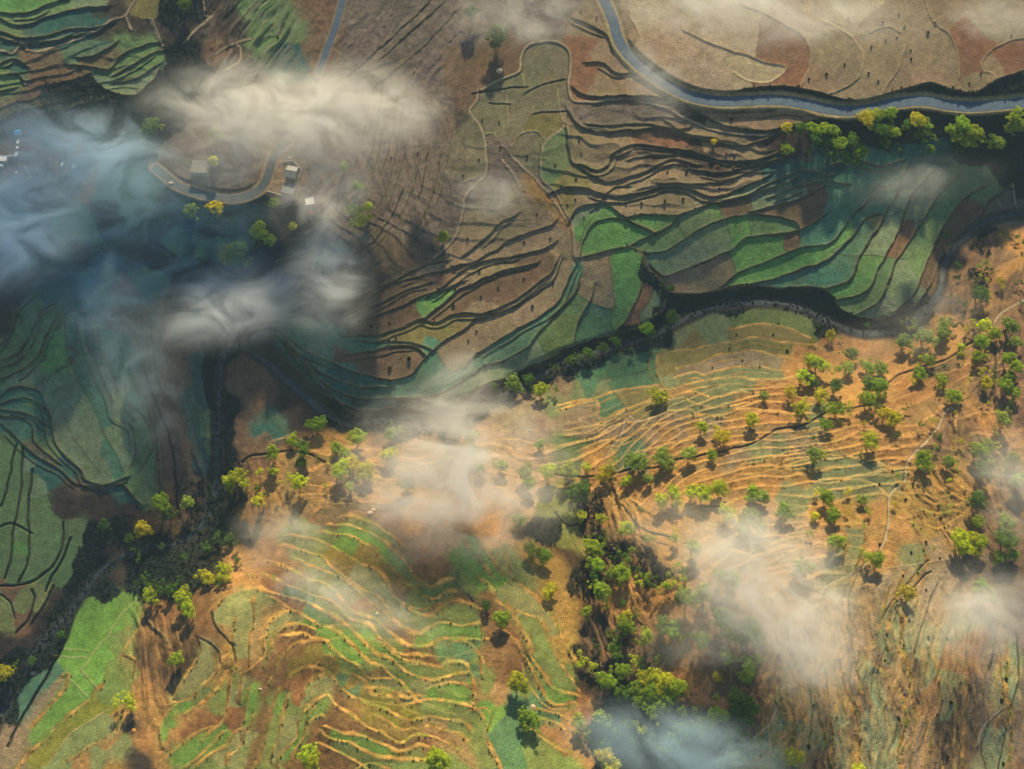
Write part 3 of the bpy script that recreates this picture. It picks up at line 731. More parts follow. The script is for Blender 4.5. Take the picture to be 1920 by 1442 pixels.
# ---------------------------------------------------------------- ground shape
hp = np.array([float(x) for x in HP.split()]).reshape(-1, 3)
xy = hp[:, :2] / 400.0
def tk(r2): return np.where(r2 > 1e-12, .5 * r2 * np.log(np.maximum(r2, 1e-12)), 0)
r2 = ((xy[:, None] - xy[None]) ** 2).sum(-1); n = len(xy)
A = np.zeros((n + 3, n + 3)); A[:n, :n] = tk(r2) + np.eye(n) * 4e-4; A[:n, n] = 1; A[:n, n + 1:] = xy; A[n, :n] = 1; A[n + 1:, :n] = xy.T
wgt = np.linalg.solve(A, np.concatenate([hp[:, 2], [0, 0, 0]]))
CS = 8.0; cu = np.arange(-560, 2480, CS); cv = np.arange(-560, 1980, CS); CU, CV = np.meshgrid(cu, cv)
HB = wgt[n] + wgt[n + 1] * CU / 400 + wgt[n + 2] * CV / 400
for k in range(n): HB += wgt[k] * tk((CU / 400 - xy[k, 0]) ** 2 + (CV / 400 - xy[k, 1]) ** 2)
HB = blur(HB, 1.2); GV, GU = np.gradient(HB, CS)
def hbase(u, v): return bil(HB, u, v, -560, -560, CS)

def axis(a, b, st, lo, hi): return np.concatenate([np.arange(lo, a, 10.0), np.arange(a, b, st), np.arange(b, hi + 1, 10.0)])
gu = axis(-30, 1950, 1.6, -500, 2420); gv = axis(-30, 1472, 1.6, -480, 1900)
U, V = np.meshgrid(gu, gv)
WU = U + 1.6 * fbm(U / 26, V / 26, 1, 3) * 2; WV = V + 1.6 * fbm(U / 26, V / 26, 5, 3) * 2
H = hbase(U, V)
lines = []
for ln in LINES.strip().splitlines():
    a, b = ln.split('|'); kd, h = a.split(); P = spline(pts(b)); lines.append((kd, float(h), P))
r5 = random.Random(4)
def auto(kd, h, base, step, n, j=5.0):          # families of neighbouring steps that share one course
    B_ = pts(base)
    for k in range(n):
        Q = B_ + np.array(step) * (k + r5.uniform(-.25, .25)); L_ = len(Q); Q = Q + np.array([[r5.uniform(-j, j), r5.uniform(-j, j)] for _ in range(L_)])
        a_ = r5.choice([0, 0, 1, 2]); b_ = r5.choice([L_, L_, L_ - 1, L_ - 2])
        if b_ - a_ >= 3: lines.append((r5.choice(kd), h * r5.uniform(.6, 1.3), spline(Q[a_:b_])))
auto('lOle', .9, '1462,1180 1470,1230 1466,1290 1474,1350 1466,1400 1470,1455', (17, 0), 26, 6)
auto('lOe', .8, '1620,1060 1600,1110 1590,1160 1585,1200', (19, 4), 15, 6)
auto('eeb', .6, '852,205 838,300 818,380 782,450 722,508 640,548', (-15, -7), 12, 4)
auto('eeb', .5, '860,20 800,80 740,130 700,170', (-26, -14), 7, 5)
auto('lOe', .8, '1900,640 1860,700 1835,780 1830,860 1850,930', (-20, 2), 5, 6)
auto('e', .6, '300,590 310,680 325,760 342,850 350,940', (-17, 2), 4, 4)
auto('lOl', .9, '560,905 620,912 690,905 760,915 830,905', (4, -14), 4, 5)
auto('lOl', .9, '1130,905 1160,960 1200,1000 1250,1020 1320,1030', (12, -16), 4, 6)
for kd, h, P in list(lines):          # lesser steps running beside the main ones
    if kd not in 'doO' or len(P) < 9: continue
    for off in (r5.uniform(9, 12),):
        if (kd == 'O' and P[:, 0].mean() < 1000) or (kd == 'd' and P[:, 0].mean() > 1080 and 380 < P[:, 1].mean() < 620): continue
        if r5.random() < .45: continue
        t = np.gradient(P, axis=0); t /= np.linalg.norm(t, axis=1)[:, None] + 1e-9; a_ = r5.uniform(0, .4); b_ = r5.uniform(.55, 1); m_ = slice(int(a_ * len(P)), int(b_ * len(P)))
        Q = (P + np.stack([-t[:, 1], t[:, 0]], 1) * (off + 2.5 * np.sin(np.linspace(0, r5.uniform(3, 9), len(P))))[:, None])[m_]
        if len(Q) > 4: lines.append(({'O': 'l', 'o': 'l', 'd': 'e'}[kd], .28 * h + .3, Q))

# ---------------------------------------------------------------- parcels: seeds grown up to the edges
ST = 2.0; nx, ny = int(1960 / ST), int(1484 / ST); ox, oy = -20, -20
cost = np.ones((ny, nx), np.float32)
LU, LV = np.meshgrid(ox + np.arange(nx) * ST, oy + np.arange(ny) * ST)
def sub(P, m, XU, XV, us, vs):
    i0, i1 = np.searchsorted(us, [P[:, 0].min() - m, P[:, 0].max() + m]); j0, j1 = np.searchsorted(vs, [P[:, 1].min() - m, P[:, 1].max() + m])
    return slice(j0, j1), slice(i0, i1)
for kd, h, P in lines:
    if kd in 'le': continue
    for k in range(len(P) - 1):
        L = np.linalg.norm(P[k + 1] - P[k]); m = max(2, int(L / .8))
        t = np.linspace(0, 1, m)[:, None]; q = P[k] * (1 - t) + P[k + 1] * t
        xi = np.clip(((q[:, 0] - ox) / ST).round().astype(int), 0, nx - 2); yi = np.clip(((q[:, 1] - oy) / ST).round().astype(int), 0, ny - 2)
        cost[yi, xi] = 50; cost[yi, xi + 1] = 50
seeds = []
for ln in SEEDS.strip().splitlines():
    c, *q = ln.split()
    for p in q: a, b = p.split(','); seeds.append((c, float(a), float(b)))
dist = [1e9] * (nx * ny); lab = [-1] * (nx * ny); cl = cost.ravel().tolist(); hq = []
jit = np.random.default_rng(3).random(nx * ny).tolist()
for i, (c, a, b) in enumerate(seeds):
    k = int(np.clip(round((b - oy) / ST), 0, ny - 1)) * nx + int(np.clip(round((a - ox) / ST), 0, nx - 1)); dist[k] = 0; lab[k] = i; heapq.heappush(hq, (0.0, k))
NB = [(-1, 1.), (1, 1.), (-nx, 1.), (nx, 1.), (-nx - 1, 1.414), (-nx + 1, 1.414), (nx - 1, 1.414), (nx + 1, 1.414)]
while hq:
    d, k = heapq.heappop(hq)
    if d > dist[k]: continue
    x = k % nx; l = lab[k]
    for o, w_ in NB:
        j = k + o
        if j < 0 or j >= nx * ny: continue
        if abs(j % nx - x) > 1: continue
        nd = d + w_ * cl[j] * (.7 + .6 * jit[j])
        if nd < dist[j]: dist[j] = nd; lab[j] = l; heapq.heappush(hq, (nd, j))
lab = np.array(lab).reshape(ny, nx)
pal = np.zeros((len(seeds), 3)); wild = np.zeros(len(seeds)); kk = np.zeros(len(seeds)); gr = np.zeros(len(seeds))
rs = np.random.default_rng(11)
for i, (c, a, b) in enumerate(seeds):
    pal[i] = np.array(CLS[c]) * (1 + .16 * (rs.random() - .5)) * (1 + .10 * (rs.random(3) - .5))
    if b > 930 and 255 < a < 1110 and c not in 'Oo': pal[i] *= (1.42, 1.08, .70) if c in 'GgstTY' else (1.25, 1.06, .70)
    if 595 < b < 1100 and a > 1030 and c in 'stg': pal[i] *= (1.0, .86, .70)
    if b > 1090 and a <= 255 and c in 'GgsY': pal[i] *= (1.25, 1.1, .7)
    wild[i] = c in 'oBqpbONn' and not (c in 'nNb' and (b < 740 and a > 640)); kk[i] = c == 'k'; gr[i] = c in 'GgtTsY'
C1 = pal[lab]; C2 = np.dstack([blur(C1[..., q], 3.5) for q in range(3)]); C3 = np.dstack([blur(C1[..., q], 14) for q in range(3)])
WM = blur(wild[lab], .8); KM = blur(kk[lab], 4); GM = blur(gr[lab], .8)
print('seeds', len(seeds), 'lines', len(lines), 't', round(time.time() - T0, 1))
FU, FV = fold(WU, -18., 1936.), fold(WV, -18., 1460.)        # beyond the frame the same kinds of plots go on
col = .90 * bil(C1, FU, FV, ox, oy, ST) + .10 * bil(C3, FU, FV, ox, oy, ST)
XU = FU + 14 * fbm(U / 40, V / 40, 21, 3); XV = FV + 14 * fbm(U / 40, V / 40, 25, 3)
cw = bil(C2, XU, XV, ox, oy, ST); m = bil(WM, FU, FV, ox, oy, ST)[..., None]
col = col * (1 - m) + cw * m; wildm = m[..., 0]; kmask = bil(KM, U, V, ox, oy, ST); gmask = bil(GM, FU, FV, ox, oy, ST)
# ground cover mottling (patchy crop, dry grass, bare soil)
n1 = fbm(U / 60, V / 60, 31, 4); n2 = fbm(U / 9, V / 9, 35, 3); n3 = fbm(U / 3.2, V / 3.2, 39, 2)
col *= (1 + .16 * n1 + .13 * n2 * (.5 + wildm) + .10 * n3)[..., None]
earth = np.array([.36, .19, .07]); dry = np.array([.20, .15, .06]); dkg = np.array([.022, .034, .018])
def mix(mk, c): 
    global col
    mk = np.clip(mk, 0, 1)[..., None]; col = col * (1 - mk) + np.asarray(c) * mk
mix(.35 * smooth(.15, .6, n1 + .4 * n2) * gmask, (.13, .15, .06))
# ribbed hillsides: ploughed strips and erosion ribs with their own relief
def region(cu_, cv_, ru, rv, soft=.35):
    d = np.sqrt(((U - cu_) / ru) ** 2 + ((V - cv_) / rv) ** 2) + .18 * fbm(U / 70, V / 70, 77, 2); return smooth(1 + soft, 1 - soft, d)
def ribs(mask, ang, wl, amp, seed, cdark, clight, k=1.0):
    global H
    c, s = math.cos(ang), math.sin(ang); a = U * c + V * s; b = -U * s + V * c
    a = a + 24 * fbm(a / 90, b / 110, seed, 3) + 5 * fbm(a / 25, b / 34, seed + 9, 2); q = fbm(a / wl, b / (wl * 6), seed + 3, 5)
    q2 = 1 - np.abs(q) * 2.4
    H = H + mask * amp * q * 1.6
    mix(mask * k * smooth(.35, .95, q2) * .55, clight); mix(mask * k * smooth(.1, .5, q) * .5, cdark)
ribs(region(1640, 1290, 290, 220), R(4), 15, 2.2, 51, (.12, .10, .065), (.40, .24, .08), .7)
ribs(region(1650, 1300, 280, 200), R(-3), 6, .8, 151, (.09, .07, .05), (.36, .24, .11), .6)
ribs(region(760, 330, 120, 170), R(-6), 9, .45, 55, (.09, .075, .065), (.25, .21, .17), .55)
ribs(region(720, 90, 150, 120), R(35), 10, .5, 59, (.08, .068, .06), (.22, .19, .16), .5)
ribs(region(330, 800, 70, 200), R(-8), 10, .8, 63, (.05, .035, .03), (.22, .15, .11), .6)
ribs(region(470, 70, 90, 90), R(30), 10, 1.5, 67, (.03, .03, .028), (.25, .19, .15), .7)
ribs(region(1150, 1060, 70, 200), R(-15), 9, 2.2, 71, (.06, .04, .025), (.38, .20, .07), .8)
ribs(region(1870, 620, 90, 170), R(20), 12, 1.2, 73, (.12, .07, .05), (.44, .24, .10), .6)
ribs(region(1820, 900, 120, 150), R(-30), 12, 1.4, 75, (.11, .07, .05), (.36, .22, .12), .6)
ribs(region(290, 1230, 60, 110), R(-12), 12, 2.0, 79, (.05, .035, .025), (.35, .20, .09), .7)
# fine hillside steps that follow the contours
def steps(mask, st, amp, cr, wob=1.2, seed=81):
    global H
    q = hbase(U, V) / st + wob * fbm(U / 90, V / 45, seed, 3) * .6; f = q - np.floor(q)
    saw = np.where(f < .72, -f * .72, (f - .72) / .28 * .80 - .52) + .12
    H = H + mask * amp * saw
    rj = smooth(.70, .76, f) * smooth(1.0, .93, f)
    mix(mask * rj * (.30 + .3 * n3 + .45 * smooth(-.3, .5, n2 + n1)), cr)
    tone = vnoise(np.floor(q) * 7.3 + U / 150, V / 170 + np.floor(q) * 3.1, seed + 5)
    mix(mask * (1 - rj) * smooth(.5, .8, tone) * .5, (.15, .145, .08))
steps(np.maximum.reduce([region(1250, 860, 230, 90), region(1560, 860, 160, 80), region(1420, 770, 160, 50)]), 2.1, 2.0, (.42, .24, .08))
steps(np.maximum(region(600, 900, 170, 80), region(880, 860, 170, 60)) , 3.2, 1.6, (.40, .23, .10), 1.6, 91)
steps(region(1440, 1060, 140, 80), 2.0, 1.2, (.40, .26, .12), 1.2, 95)
steps(region(1240, 300, 230, 90, .2) * .8, 3.0, 1.8, (.10, .085, .055), 1.6, 97)

steps(region(800, 440, 190, 90) * .8, 2.2, 1.0, (.10, .085, .06), 1.4, 103)
steps(region(960, 330, 150, 110) * .6, 3.4, .9, (.11, .095, .06), 1.4, 105)
steps(region(60, 640, 110, 90) * .8, 2.2, 1.2, (.06, .055, .04), 1.4, 107)
steps(region(90, 150, 190, 90) * .8, 2.2, 1.2, (.06, .055, .04), 1.4, 109)
steps(region(640, 1230, 300, 190) * .35, 3.0, 1.3, (.30, .19, .08), 1.8, 113)
steps(region(1780, 780, 150, 230) * .7, 2.6, 1.6, (.36, .21, .09), 1.8, 115)
steps(region(1540, 1050, 140, 90) * .6, 2.2, 1.2, (.36, .23, .10), 1.4, 117)
out = np.maximum.reduce([smooth(0, -60, U), smooth(1920, 1980, U), smooth(0, -60, V), smooth(1442, 1500, V)]) * 1.0
steps(out, 4.0, 1.6, (.12, .09, .055), 2.0, 121)
# terrace risers, walls, paths
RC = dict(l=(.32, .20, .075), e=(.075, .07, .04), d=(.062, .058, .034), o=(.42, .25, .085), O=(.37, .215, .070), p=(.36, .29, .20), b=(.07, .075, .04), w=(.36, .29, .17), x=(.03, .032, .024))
TUFT = []
for kd, h, P in lines:
    L = (13.0 if kd != 'O' else 9.0) if h < 4 else 26.0
    if kd in 'le': L = 5.0
    mg = 3.2 * L
    sj, si = sub(P, mg, U, V, gu, gv)
    if (sj.stop - sj.start) < 2 or (si.stop - si.start) < 2: continue
    d, s, o = near(P, WU[sj, si], WV[sj, si]); fade = smooth(14, 0, o)
    mid = P[len(P) // 4: max(len(P) * 3 // 4, len(P) // 4 + 2)]
    tg = P[-1] - P[0] if len(P) < 3 else None
    gx = bil(GU, P[:, 0], P[:, 1], -560, -560, CS); gy = bil(GV, P[:, 0], P[:, 1], -560, -560, CS)
    t = np.gradient(P, axis=0); t /= np.linalg.norm(t, axis=1)[:, None] + 1e-9
    up = np.sign((gx * -t[:, 1] + gy * t[:, 0]).sum()) or 1.0
    s = s * up                                         # + = uphill side
    c = np.array(RC[kd]) * (1 + .25 * (random.random() - .5))
    jn = n3[sj, si]; jn2 = n2[sj, si]; cs_ = col[sj, si]
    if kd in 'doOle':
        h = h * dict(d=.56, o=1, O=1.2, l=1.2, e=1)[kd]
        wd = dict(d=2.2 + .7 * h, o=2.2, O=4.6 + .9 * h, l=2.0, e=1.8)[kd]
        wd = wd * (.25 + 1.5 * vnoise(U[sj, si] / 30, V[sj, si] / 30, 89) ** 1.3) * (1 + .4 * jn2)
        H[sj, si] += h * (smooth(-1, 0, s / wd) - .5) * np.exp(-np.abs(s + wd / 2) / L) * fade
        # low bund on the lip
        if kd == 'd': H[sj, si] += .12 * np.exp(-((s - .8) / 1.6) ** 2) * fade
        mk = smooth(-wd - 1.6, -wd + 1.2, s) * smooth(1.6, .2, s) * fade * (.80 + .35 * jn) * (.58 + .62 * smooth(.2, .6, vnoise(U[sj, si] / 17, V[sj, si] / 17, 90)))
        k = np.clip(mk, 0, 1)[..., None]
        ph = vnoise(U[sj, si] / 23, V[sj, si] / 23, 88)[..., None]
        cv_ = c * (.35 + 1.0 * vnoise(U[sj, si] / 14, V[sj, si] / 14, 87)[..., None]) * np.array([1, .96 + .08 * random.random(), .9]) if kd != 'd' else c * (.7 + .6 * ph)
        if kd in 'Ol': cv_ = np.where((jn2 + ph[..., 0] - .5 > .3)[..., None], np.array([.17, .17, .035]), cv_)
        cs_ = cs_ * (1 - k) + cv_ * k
        lip = np.exp(-((s - 2.2) / 1.8) ** 2) * fade * dict(d=.42, o=.4, O=.16, l=.1, e=.2)[kd]  # lit edge painted as a pale tan strip along the lip
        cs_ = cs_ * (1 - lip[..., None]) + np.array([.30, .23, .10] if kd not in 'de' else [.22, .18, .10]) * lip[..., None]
        if h >= .9 and kd in 'doO':
            for q in range(1, len(P) - 1):
                if random.random() < (.32 if kd == 'O' else .12): TUFT.append((P[q, 0] + random.uniform(-2, 2), P[q, 1] + random.uniform(-2, 2), kd))
    elif kd == 'x':
        k = smooth(1.6 + h, .6, d) * fade; H[sj, si] -= k * .9 * h
        H[sj, si] += .25 * np.exp(-((s - 3) / 2) ** 2) * fade
        cs_ = cs_ * (1 - .85 * k[..., None]) + c * .85 * k[..., None]
    elif kd == 'w':
        k = smooth(2.0, .3, d) * fade; h *= .4; H[sj, si] += .3 * k + h * (smooth(-3, 0, s) - .5) * np.exp(-np.abs(s) / 10) * fade
        k = k * (.6 + .3 * jn); cs_ = cs_ * (1 - k[..., None]) + c * k[..., None]
    elif kd == 'p':
        k = smooth(2.6, 1.2, d) * fade; H[sj, si] += h * (smooth(-5, -2, s) - .5) * np.exp(-np.abs(s) / 10) * fade
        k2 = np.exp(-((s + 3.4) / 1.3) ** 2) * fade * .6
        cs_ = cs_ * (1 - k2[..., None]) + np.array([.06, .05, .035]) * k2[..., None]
        cs_ = cs_ * (1 - .8 * k[..., None]) + c * .8 * k[..., None]
    else:
        k = smooth(1.8, .2, d) * fade * .75; H[sj, si] += .2 * k; cs_ = cs_ * (1 - k[..., None]) + c * k[..., None]
    col[sj, si] = cs_
# scrub is rough
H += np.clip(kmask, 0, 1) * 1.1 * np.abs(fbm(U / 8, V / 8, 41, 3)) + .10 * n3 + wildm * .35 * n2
# roads and stream bed cut level across
def level(P, half, soft, dz=0.0, verge=None, vw=4):
    sj, si = sub(P, half + 40, U, V, gu, gv); d, s, o = near(P, U[sj, si], V[sj, si])
    hc = hbase(P[:, 0], P[:, 1]); k = np.ones(15) / 15; hs = np.convolve(np.pad(hc, 7, mode='edge'), k, mode='valid') + dz
    Hc = np.zeros(d.shape); best = np.full(d.shape, 1e9)
    for i in range(len(P)):
        q = (U[sj, si] - P[i, 0]) ** 2 + (V[sj, si] - P[i, 1]) ** 2; m_ = q < best; best[m_] = q[m_]; Hc[m_] = hs[i]
    Hc = blur(Hc, 3); k = smooth(half + soft, half, d); H[sj, si] = H[sj, si] * (1 - k) + Hc * k
    if verge is not None:
        kv = (smooth(half + vw, half + 1, d) * (.9 + .3 * n3[sj, si]))[..., None]; kv = np.clip(kv, 0, 1); col[sj, si] = col[sj, si] * (1 - kv) + np.array(verge) * kv
    return hs
def plen(s): return spline(pts(s), 4.0)
RP, RP2, RL, SP = plen(ROAD), plen(ROAD2), plen(LANE), plen(STREAM)
rh = level(RP, 12, 9, 0, (.36, .29, .15), 9); rh2 = level(RP2, 7, 6, 0, (.22, .17, .12)); rl = level(RL, 9, 8, 0, (.30, .22, .14), 6); sh = level(SP, 7, 26, -1.0, (.045, .046, .042), 8)
def hat(u, v):
    i = np.clip(np.searchsorted(gu, u), 1, len(gu) - 2); j = np.clip(np.searchsorted(gv, v), 1, len(gv) - 2); return H[j, i]

# ---------------------------------------------------------------- mesh / material helpers
def tag(o, label=None, cat=None, group=None, kind=None):
    if label: o['label'] = label
    if cat: o['category'] = cat
    if group: o['group'] = group
    if kind: o['kind'] = kind
    return o
def mesh(name, verts, faces, mat, parent=None, sm=False):
    me = bpy.data.meshes.new(name); me.from_pydata([tuple(map(float, p)) for p in verts], [], [tuple(f) for f in faces]); me.materials.append(mat)
    if sm: me.polygons.foreach_set('use_smooth', [True] * len(me.polygons))
    me.update(); o = bpy.data.objects.new(name, me); C.objects.link(o); o.parent = parent; return o
def quadmesh(name, Vt, F, mat, sm=True):
    me = bpy.data.meshes.new(name); me.vertices.add(len(Vt)); me.vertices.foreach_set('co', Vt.astype(np.float32).ravel())
    nf = len(F); me.loops.add(nf * 4); me.loops.foreach_set('vertex_index', F.astype(np.int32).ravel())
    me.polygons.add(nf); me.polygons.foreach_set('loop_start', np.arange(0, nf * 4, 4, dtype=np.int32)); me.polygons.foreach_set('loop_total', np.full(nf, 4, np.int32))
    if sm: me.polygons.foreach_set('use_smooth', np.ones(nf, bool))
    me.update(calc_edges=True); me.materials.append(mat); return me
def newmat(name, color=(.5, .5, .5), rough=.85, spec=.2):
    m = bpy.data.materials.new(name); m.use_nodes = True; b = m.node_tree.nodes['Principled BSDF']
    b.inputs['Base Color'].default_value = (*color, 1); b.inputs['Roughness'].default_value = rough; b.inputs['Specular IOR Level'].default_value = spec
    return m, m.node_tree, b
def noisy(name, c1, c2, scale, rough=.85, spec=.2, bump=0.0, dist=1.0, detail=4):
    m, t, b = newmat(name, c1, rough, spec); g = t.nodes.new('ShaderNodeNewGeometry'); n = t.nodes.new('ShaderNodeTexNoise'); n.inputs['Scale'].default_value = scale; n.inputs['Detail'].default_value = detail
    t.links.new(g.outputs['Position'], n.inputs['Vector']); r = t.nodes.new('ShaderNodeValToRGB'); r.color_ramp.elements[0].position = .35; r.color_ramp.elements[1].position = .65
    r.color_ramp.elements[0].color = (*c1, 1); r.color_ramp.elements[1].color = (*c2, 1); t.links.new(n.outputs['Fac'], r.inputs['Fac']); t.links.new(r.outputs['Color'], b.inputs['Base Color'])
    if bump: 
        bp = t.nodes.new('ShaderNodeBump'); bp.inputs['Strength'].default_value = bump; bp.inputs['Distance'].default_value = dist; t.links.new(n.outputs['Fac'], bp.inputs['Height']); t.links.new(bp.outputs[0], b.inputs['Normal'])
    return m
# ground material: surveyed ground cover colour, some light and shade painted in, x procedural soil, stubble and crop texture
gm, t, b = newmat('ground_cover', (.2, .15, .1), .95, .08)
at = t.nodes.new('ShaderNodeAttribute'); at.attribute_name = 'cover'; g = t.nodes.new('ShaderNodeNewGeometry')
def nn(scale, detail, rough=.6):
    n = t.nodes.new('ShaderNodeTexNoise'); n.inputs['Scale'].default_value = scale; n.inputs['Detail'].default_value = detail; n.inputs['Roughness'].default_value = rough; t.links.new(g.outputs['Position'], n.inputs['Vector']); return n
na, nb_ = nn(1.1, 4, .7), nn(.16, 5, .65)
def mr(n, lo, hi):
    q = t.nodes.new('ShaderNodeMapRange'); q.inputs[1].default_value = .3; q.inputs[2].default_value = .7; q.inputs[3].default_value = lo; q.inputs[4].default_value = hi; t.links.new(n.outputs['Fac'], q.inputs[0]); return q
ma, mb = mr(na, .5, 1.5), mr(nb_, .74, 1.26)
mu = t.nodes.new('ShaderNodeMath'); mu.operation = 'MULTIPLY'; t.links.new(ma.outputs[0], mu.inputs[0]); t.links.new(mb.outputs[0], mu.inputs[1])
vm = t.nodes.new('ShaderNodeVectorMath'); vm.operation = 'SCALE'; t.links.new(at.outputs['Color'], vm.inputs[0]); t.links.new(mu.outputs[0], vm.inputs['Scale']); t.links.new(vm.outputs[0], b.inputs['Base Color'])
bp = t.nodes.new('ShaderNodeBump'); bp.inputs['Strength'].default_value = .55; bp.inputs['Distance'].default_value = .8; t.links.new(na.outputs['Fac'], bp.inputs['Height']); t.links.new(bp.outputs[0], b.inputs['Normal'])
gx, gy = to_world(U, V, H); nv, nu = U.shape
idx = np.arange(nv * nu).reshape(nv, nu)
F = np.stack([idx[1:, :-1], idx[1:, 1:], idx[:-1, 1:], idx[:-1, :-1]], -1).reshape(-1, 4)
me = quadmesh('terrain', np.stack([gx, gy, H], -1).reshape(-1, 3), F, gm)
ca = me.color_attributes.new('cover', 'FLOAT_COLOR', 'POINT')
ca.data.foreach_set('color', np.dstack([np.clip(col, .004, .8), np.ones(U.shape)]).astype(np.float32).ravel())
terrain = bpy.data.objects.new('terrain', me); C.objects.link(terrain); tag(terrain, kind='structure')
print('terrain', U.shape, round(time.time() - T0, 1))

# ribbons: road, lane, stream
def ribbon(name, P, hs, half, mat, lift, wob=0.0):
    t = np.gradient(P, axis=0); t /= np.linalg.norm(t, axis=1)[:, None]; nr = np.stack([-t[:, 1], t[:, 0]], 1); rows = []
    K = 7
    for k in range(K):
        q = (k / (K - 1) * 2 - 1); wv = half * q * (1 + wob * fbm(np.arange(len(P)) / 6.0, np.full(len(P), 3.0 + (q > 0)), 3, 2)) ; pp = P + nr * wv[:, None] if np.ndim(wv) else P + nr * wv
        z = hs + lift + .05 * (1 - q * q); x, y = to_world(pp[:, 0], pp[:, 1], z); rows.append(np.stack([x, y, z], 1))
    Vt = np.stack(rows, 1).reshape(-1, 3); i = np.arange(len(P) * K).reshape(len(P), K); Fq = np.stack([i[:-1, :-1], i[1:, :-1], i[1:, 1:], i[:-1, 1:]], -1).reshape(-1, 4)
    o = bpy.data.objects.new(name, quadmesh(name, Vt, Fq, mat)); C.objects.link(o); return tag(o, kind='structure')
road_m = noisy('road_surface', (.045, .085, .145), (.07, .12, .19), .25, .7, .25); lane_m = noisy('lane_surface', (.07, .09, .11), (.10, .12, .14), .3, .7, .3)  # blue of the reflected sky is painted into the road colour
wat_m = noisy('stream_water', (.015, .028, .042), (.06, .07, .08), .16, .5, .3, .3, .3)
ribbon('road', RP, rh, 9.5, road_m, .12); ribbon('side_road', RP2, rh2, 5.5, road_m, .12); ribbon('lane', RL, rl, 7.5, lane_m, .12); ribbon('stream', SP, sh, 4.2, wat_m, .2, .9)
# ---------------------------------------------------------------- vegetation
def foliage_mat(name, base):
    m, t, b = newmat(name, base, .75, .15); oi = t.nodes.new('ShaderNodeObjectInfo'); g = t.nodes.new('ShaderNodeNewGeometry')
    n = t.nodes.new('ShaderNodeTexNoise'); n.inputs['Scale'].default_value = .35; n.inputs['Detail'].default_value = 3; t.links.new(g.outputs['Position'], n.inputs['Vector'])
    r = t.nodes.new('ShaderNodeMapRange'); r.inputs[1].default_value = .3; r.inputs[2].default_value = .7; r.inputs[3].default_value = .6; r.inputs[4].default_value = 1.35; t.links.new(n.outputs['Fac'], r.inputs[0])
    v = t.nodes.new('ShaderNodeVectorMath'); v.operation = 'SCALE'; t.links.new(oi.outputs['Color'], v.inputs[0]); t.links.new(r.outputs[0], v.inputs['Scale']); t.links.new(v.outputs[0], b.inputs['Base Color'])
    tr = t.nodes.new('ShaderNodeBsdfTranslucent'); t.links.new(v.outputs[0], tr.inputs[0]); mx = t.nodes.new('ShaderNodeMixShader'); mx.inputs[0].default_value = .5
    t.links.new(b.outputs[0], mx.inputs[1]); t.links.new(tr.outputs[0], mx.inputs[2]); t.links.new(mx.outputs[0], t.nodes['Material Output'].inputs[0]); return m
leaf_m = foliage_mat('tree_leaves', (.1, .2, .03)); bark_m = noisy('bark', (.10, .065, .04), (.19, .13, .09), 2.0)
def leaves(centers, rads, n_each, size, rg):
    Vs = []
    for c, r_ in zip(centers, rads):
        d = rg.normal(size=(n_each, 3)); d[:, 2] = np.where(d[:, 2] < -.2, -d[:, 2] * .6, d[:, 2]); d /= np.linalg.norm(d, axis=1)[:, None]
        p = c + d * r_ * (.72 + .38 * rg.random((n_each, 1))) * np.array([1, 1, .8])
        nrm = d + rg.normal(size=(n_each, 3)) * .32; nrm /= np.linalg.norm(nrm, axis=1)[:, None]
        a = np.cross(nrm, rg.normal(size=(n_each, 3))); a /= np.linalg.norm(a, axis=1)[:, None]; b_ = np.cross(nrm, a); s = size * (.6 + .8 * rg.random((n_each, 1)))
        Vs.append(np.stack([p - a * s - b_ * s * .6, p + a * s - b_ * s * .6, p + a * s + b_ * s * .6, p - a * s + b_ * s * .6], 1).reshape(-1, 3))
    Vt = np.concatenate(Vs); return Vt, np.arange(len(Vt)).reshape(-1, 4)
def tube(p0, p1, r0, r1, n=6, bend=None):
    p0, p1 = np.array(p0, float), np.array(p1, float); d = p1 - p0; d /= np.linalg.norm(d); a = np.cross(d, [.3, 1, .2]); a /= np.linalg.norm(a); b_ = np.cross(d, a); vs = []; K = 4
    for k in range(K):
        t = k / (K - 1); c = p0 * (1 - t) + p1 * t + (np.array(bend) * math.sin(math.pi * t) if bend is not None else 0); r_ = r0 * (1 - t) + r1 * t
        for j in range(n): th = 2 * math.pi * j / n; vs.append(c + r_ * (a * math.cos(th) + b_ * math.sin(th)))
    fs = [(k * n + j, k * n + (j + 1) % n, (k + 1) * n + (j + 1) % n, (k + 1) * n + j) for k in range(K - 1) for j in range(n)]
    return vs, fs
def tubes(L):
    vs, fs = [], []
    for a in L:
        v, f = tube(*a); o = len(vs); vs += v; fs += [tuple(i + o for i in q) for q in f]
    return vs, fs
CROWN, TRUNK = [], []
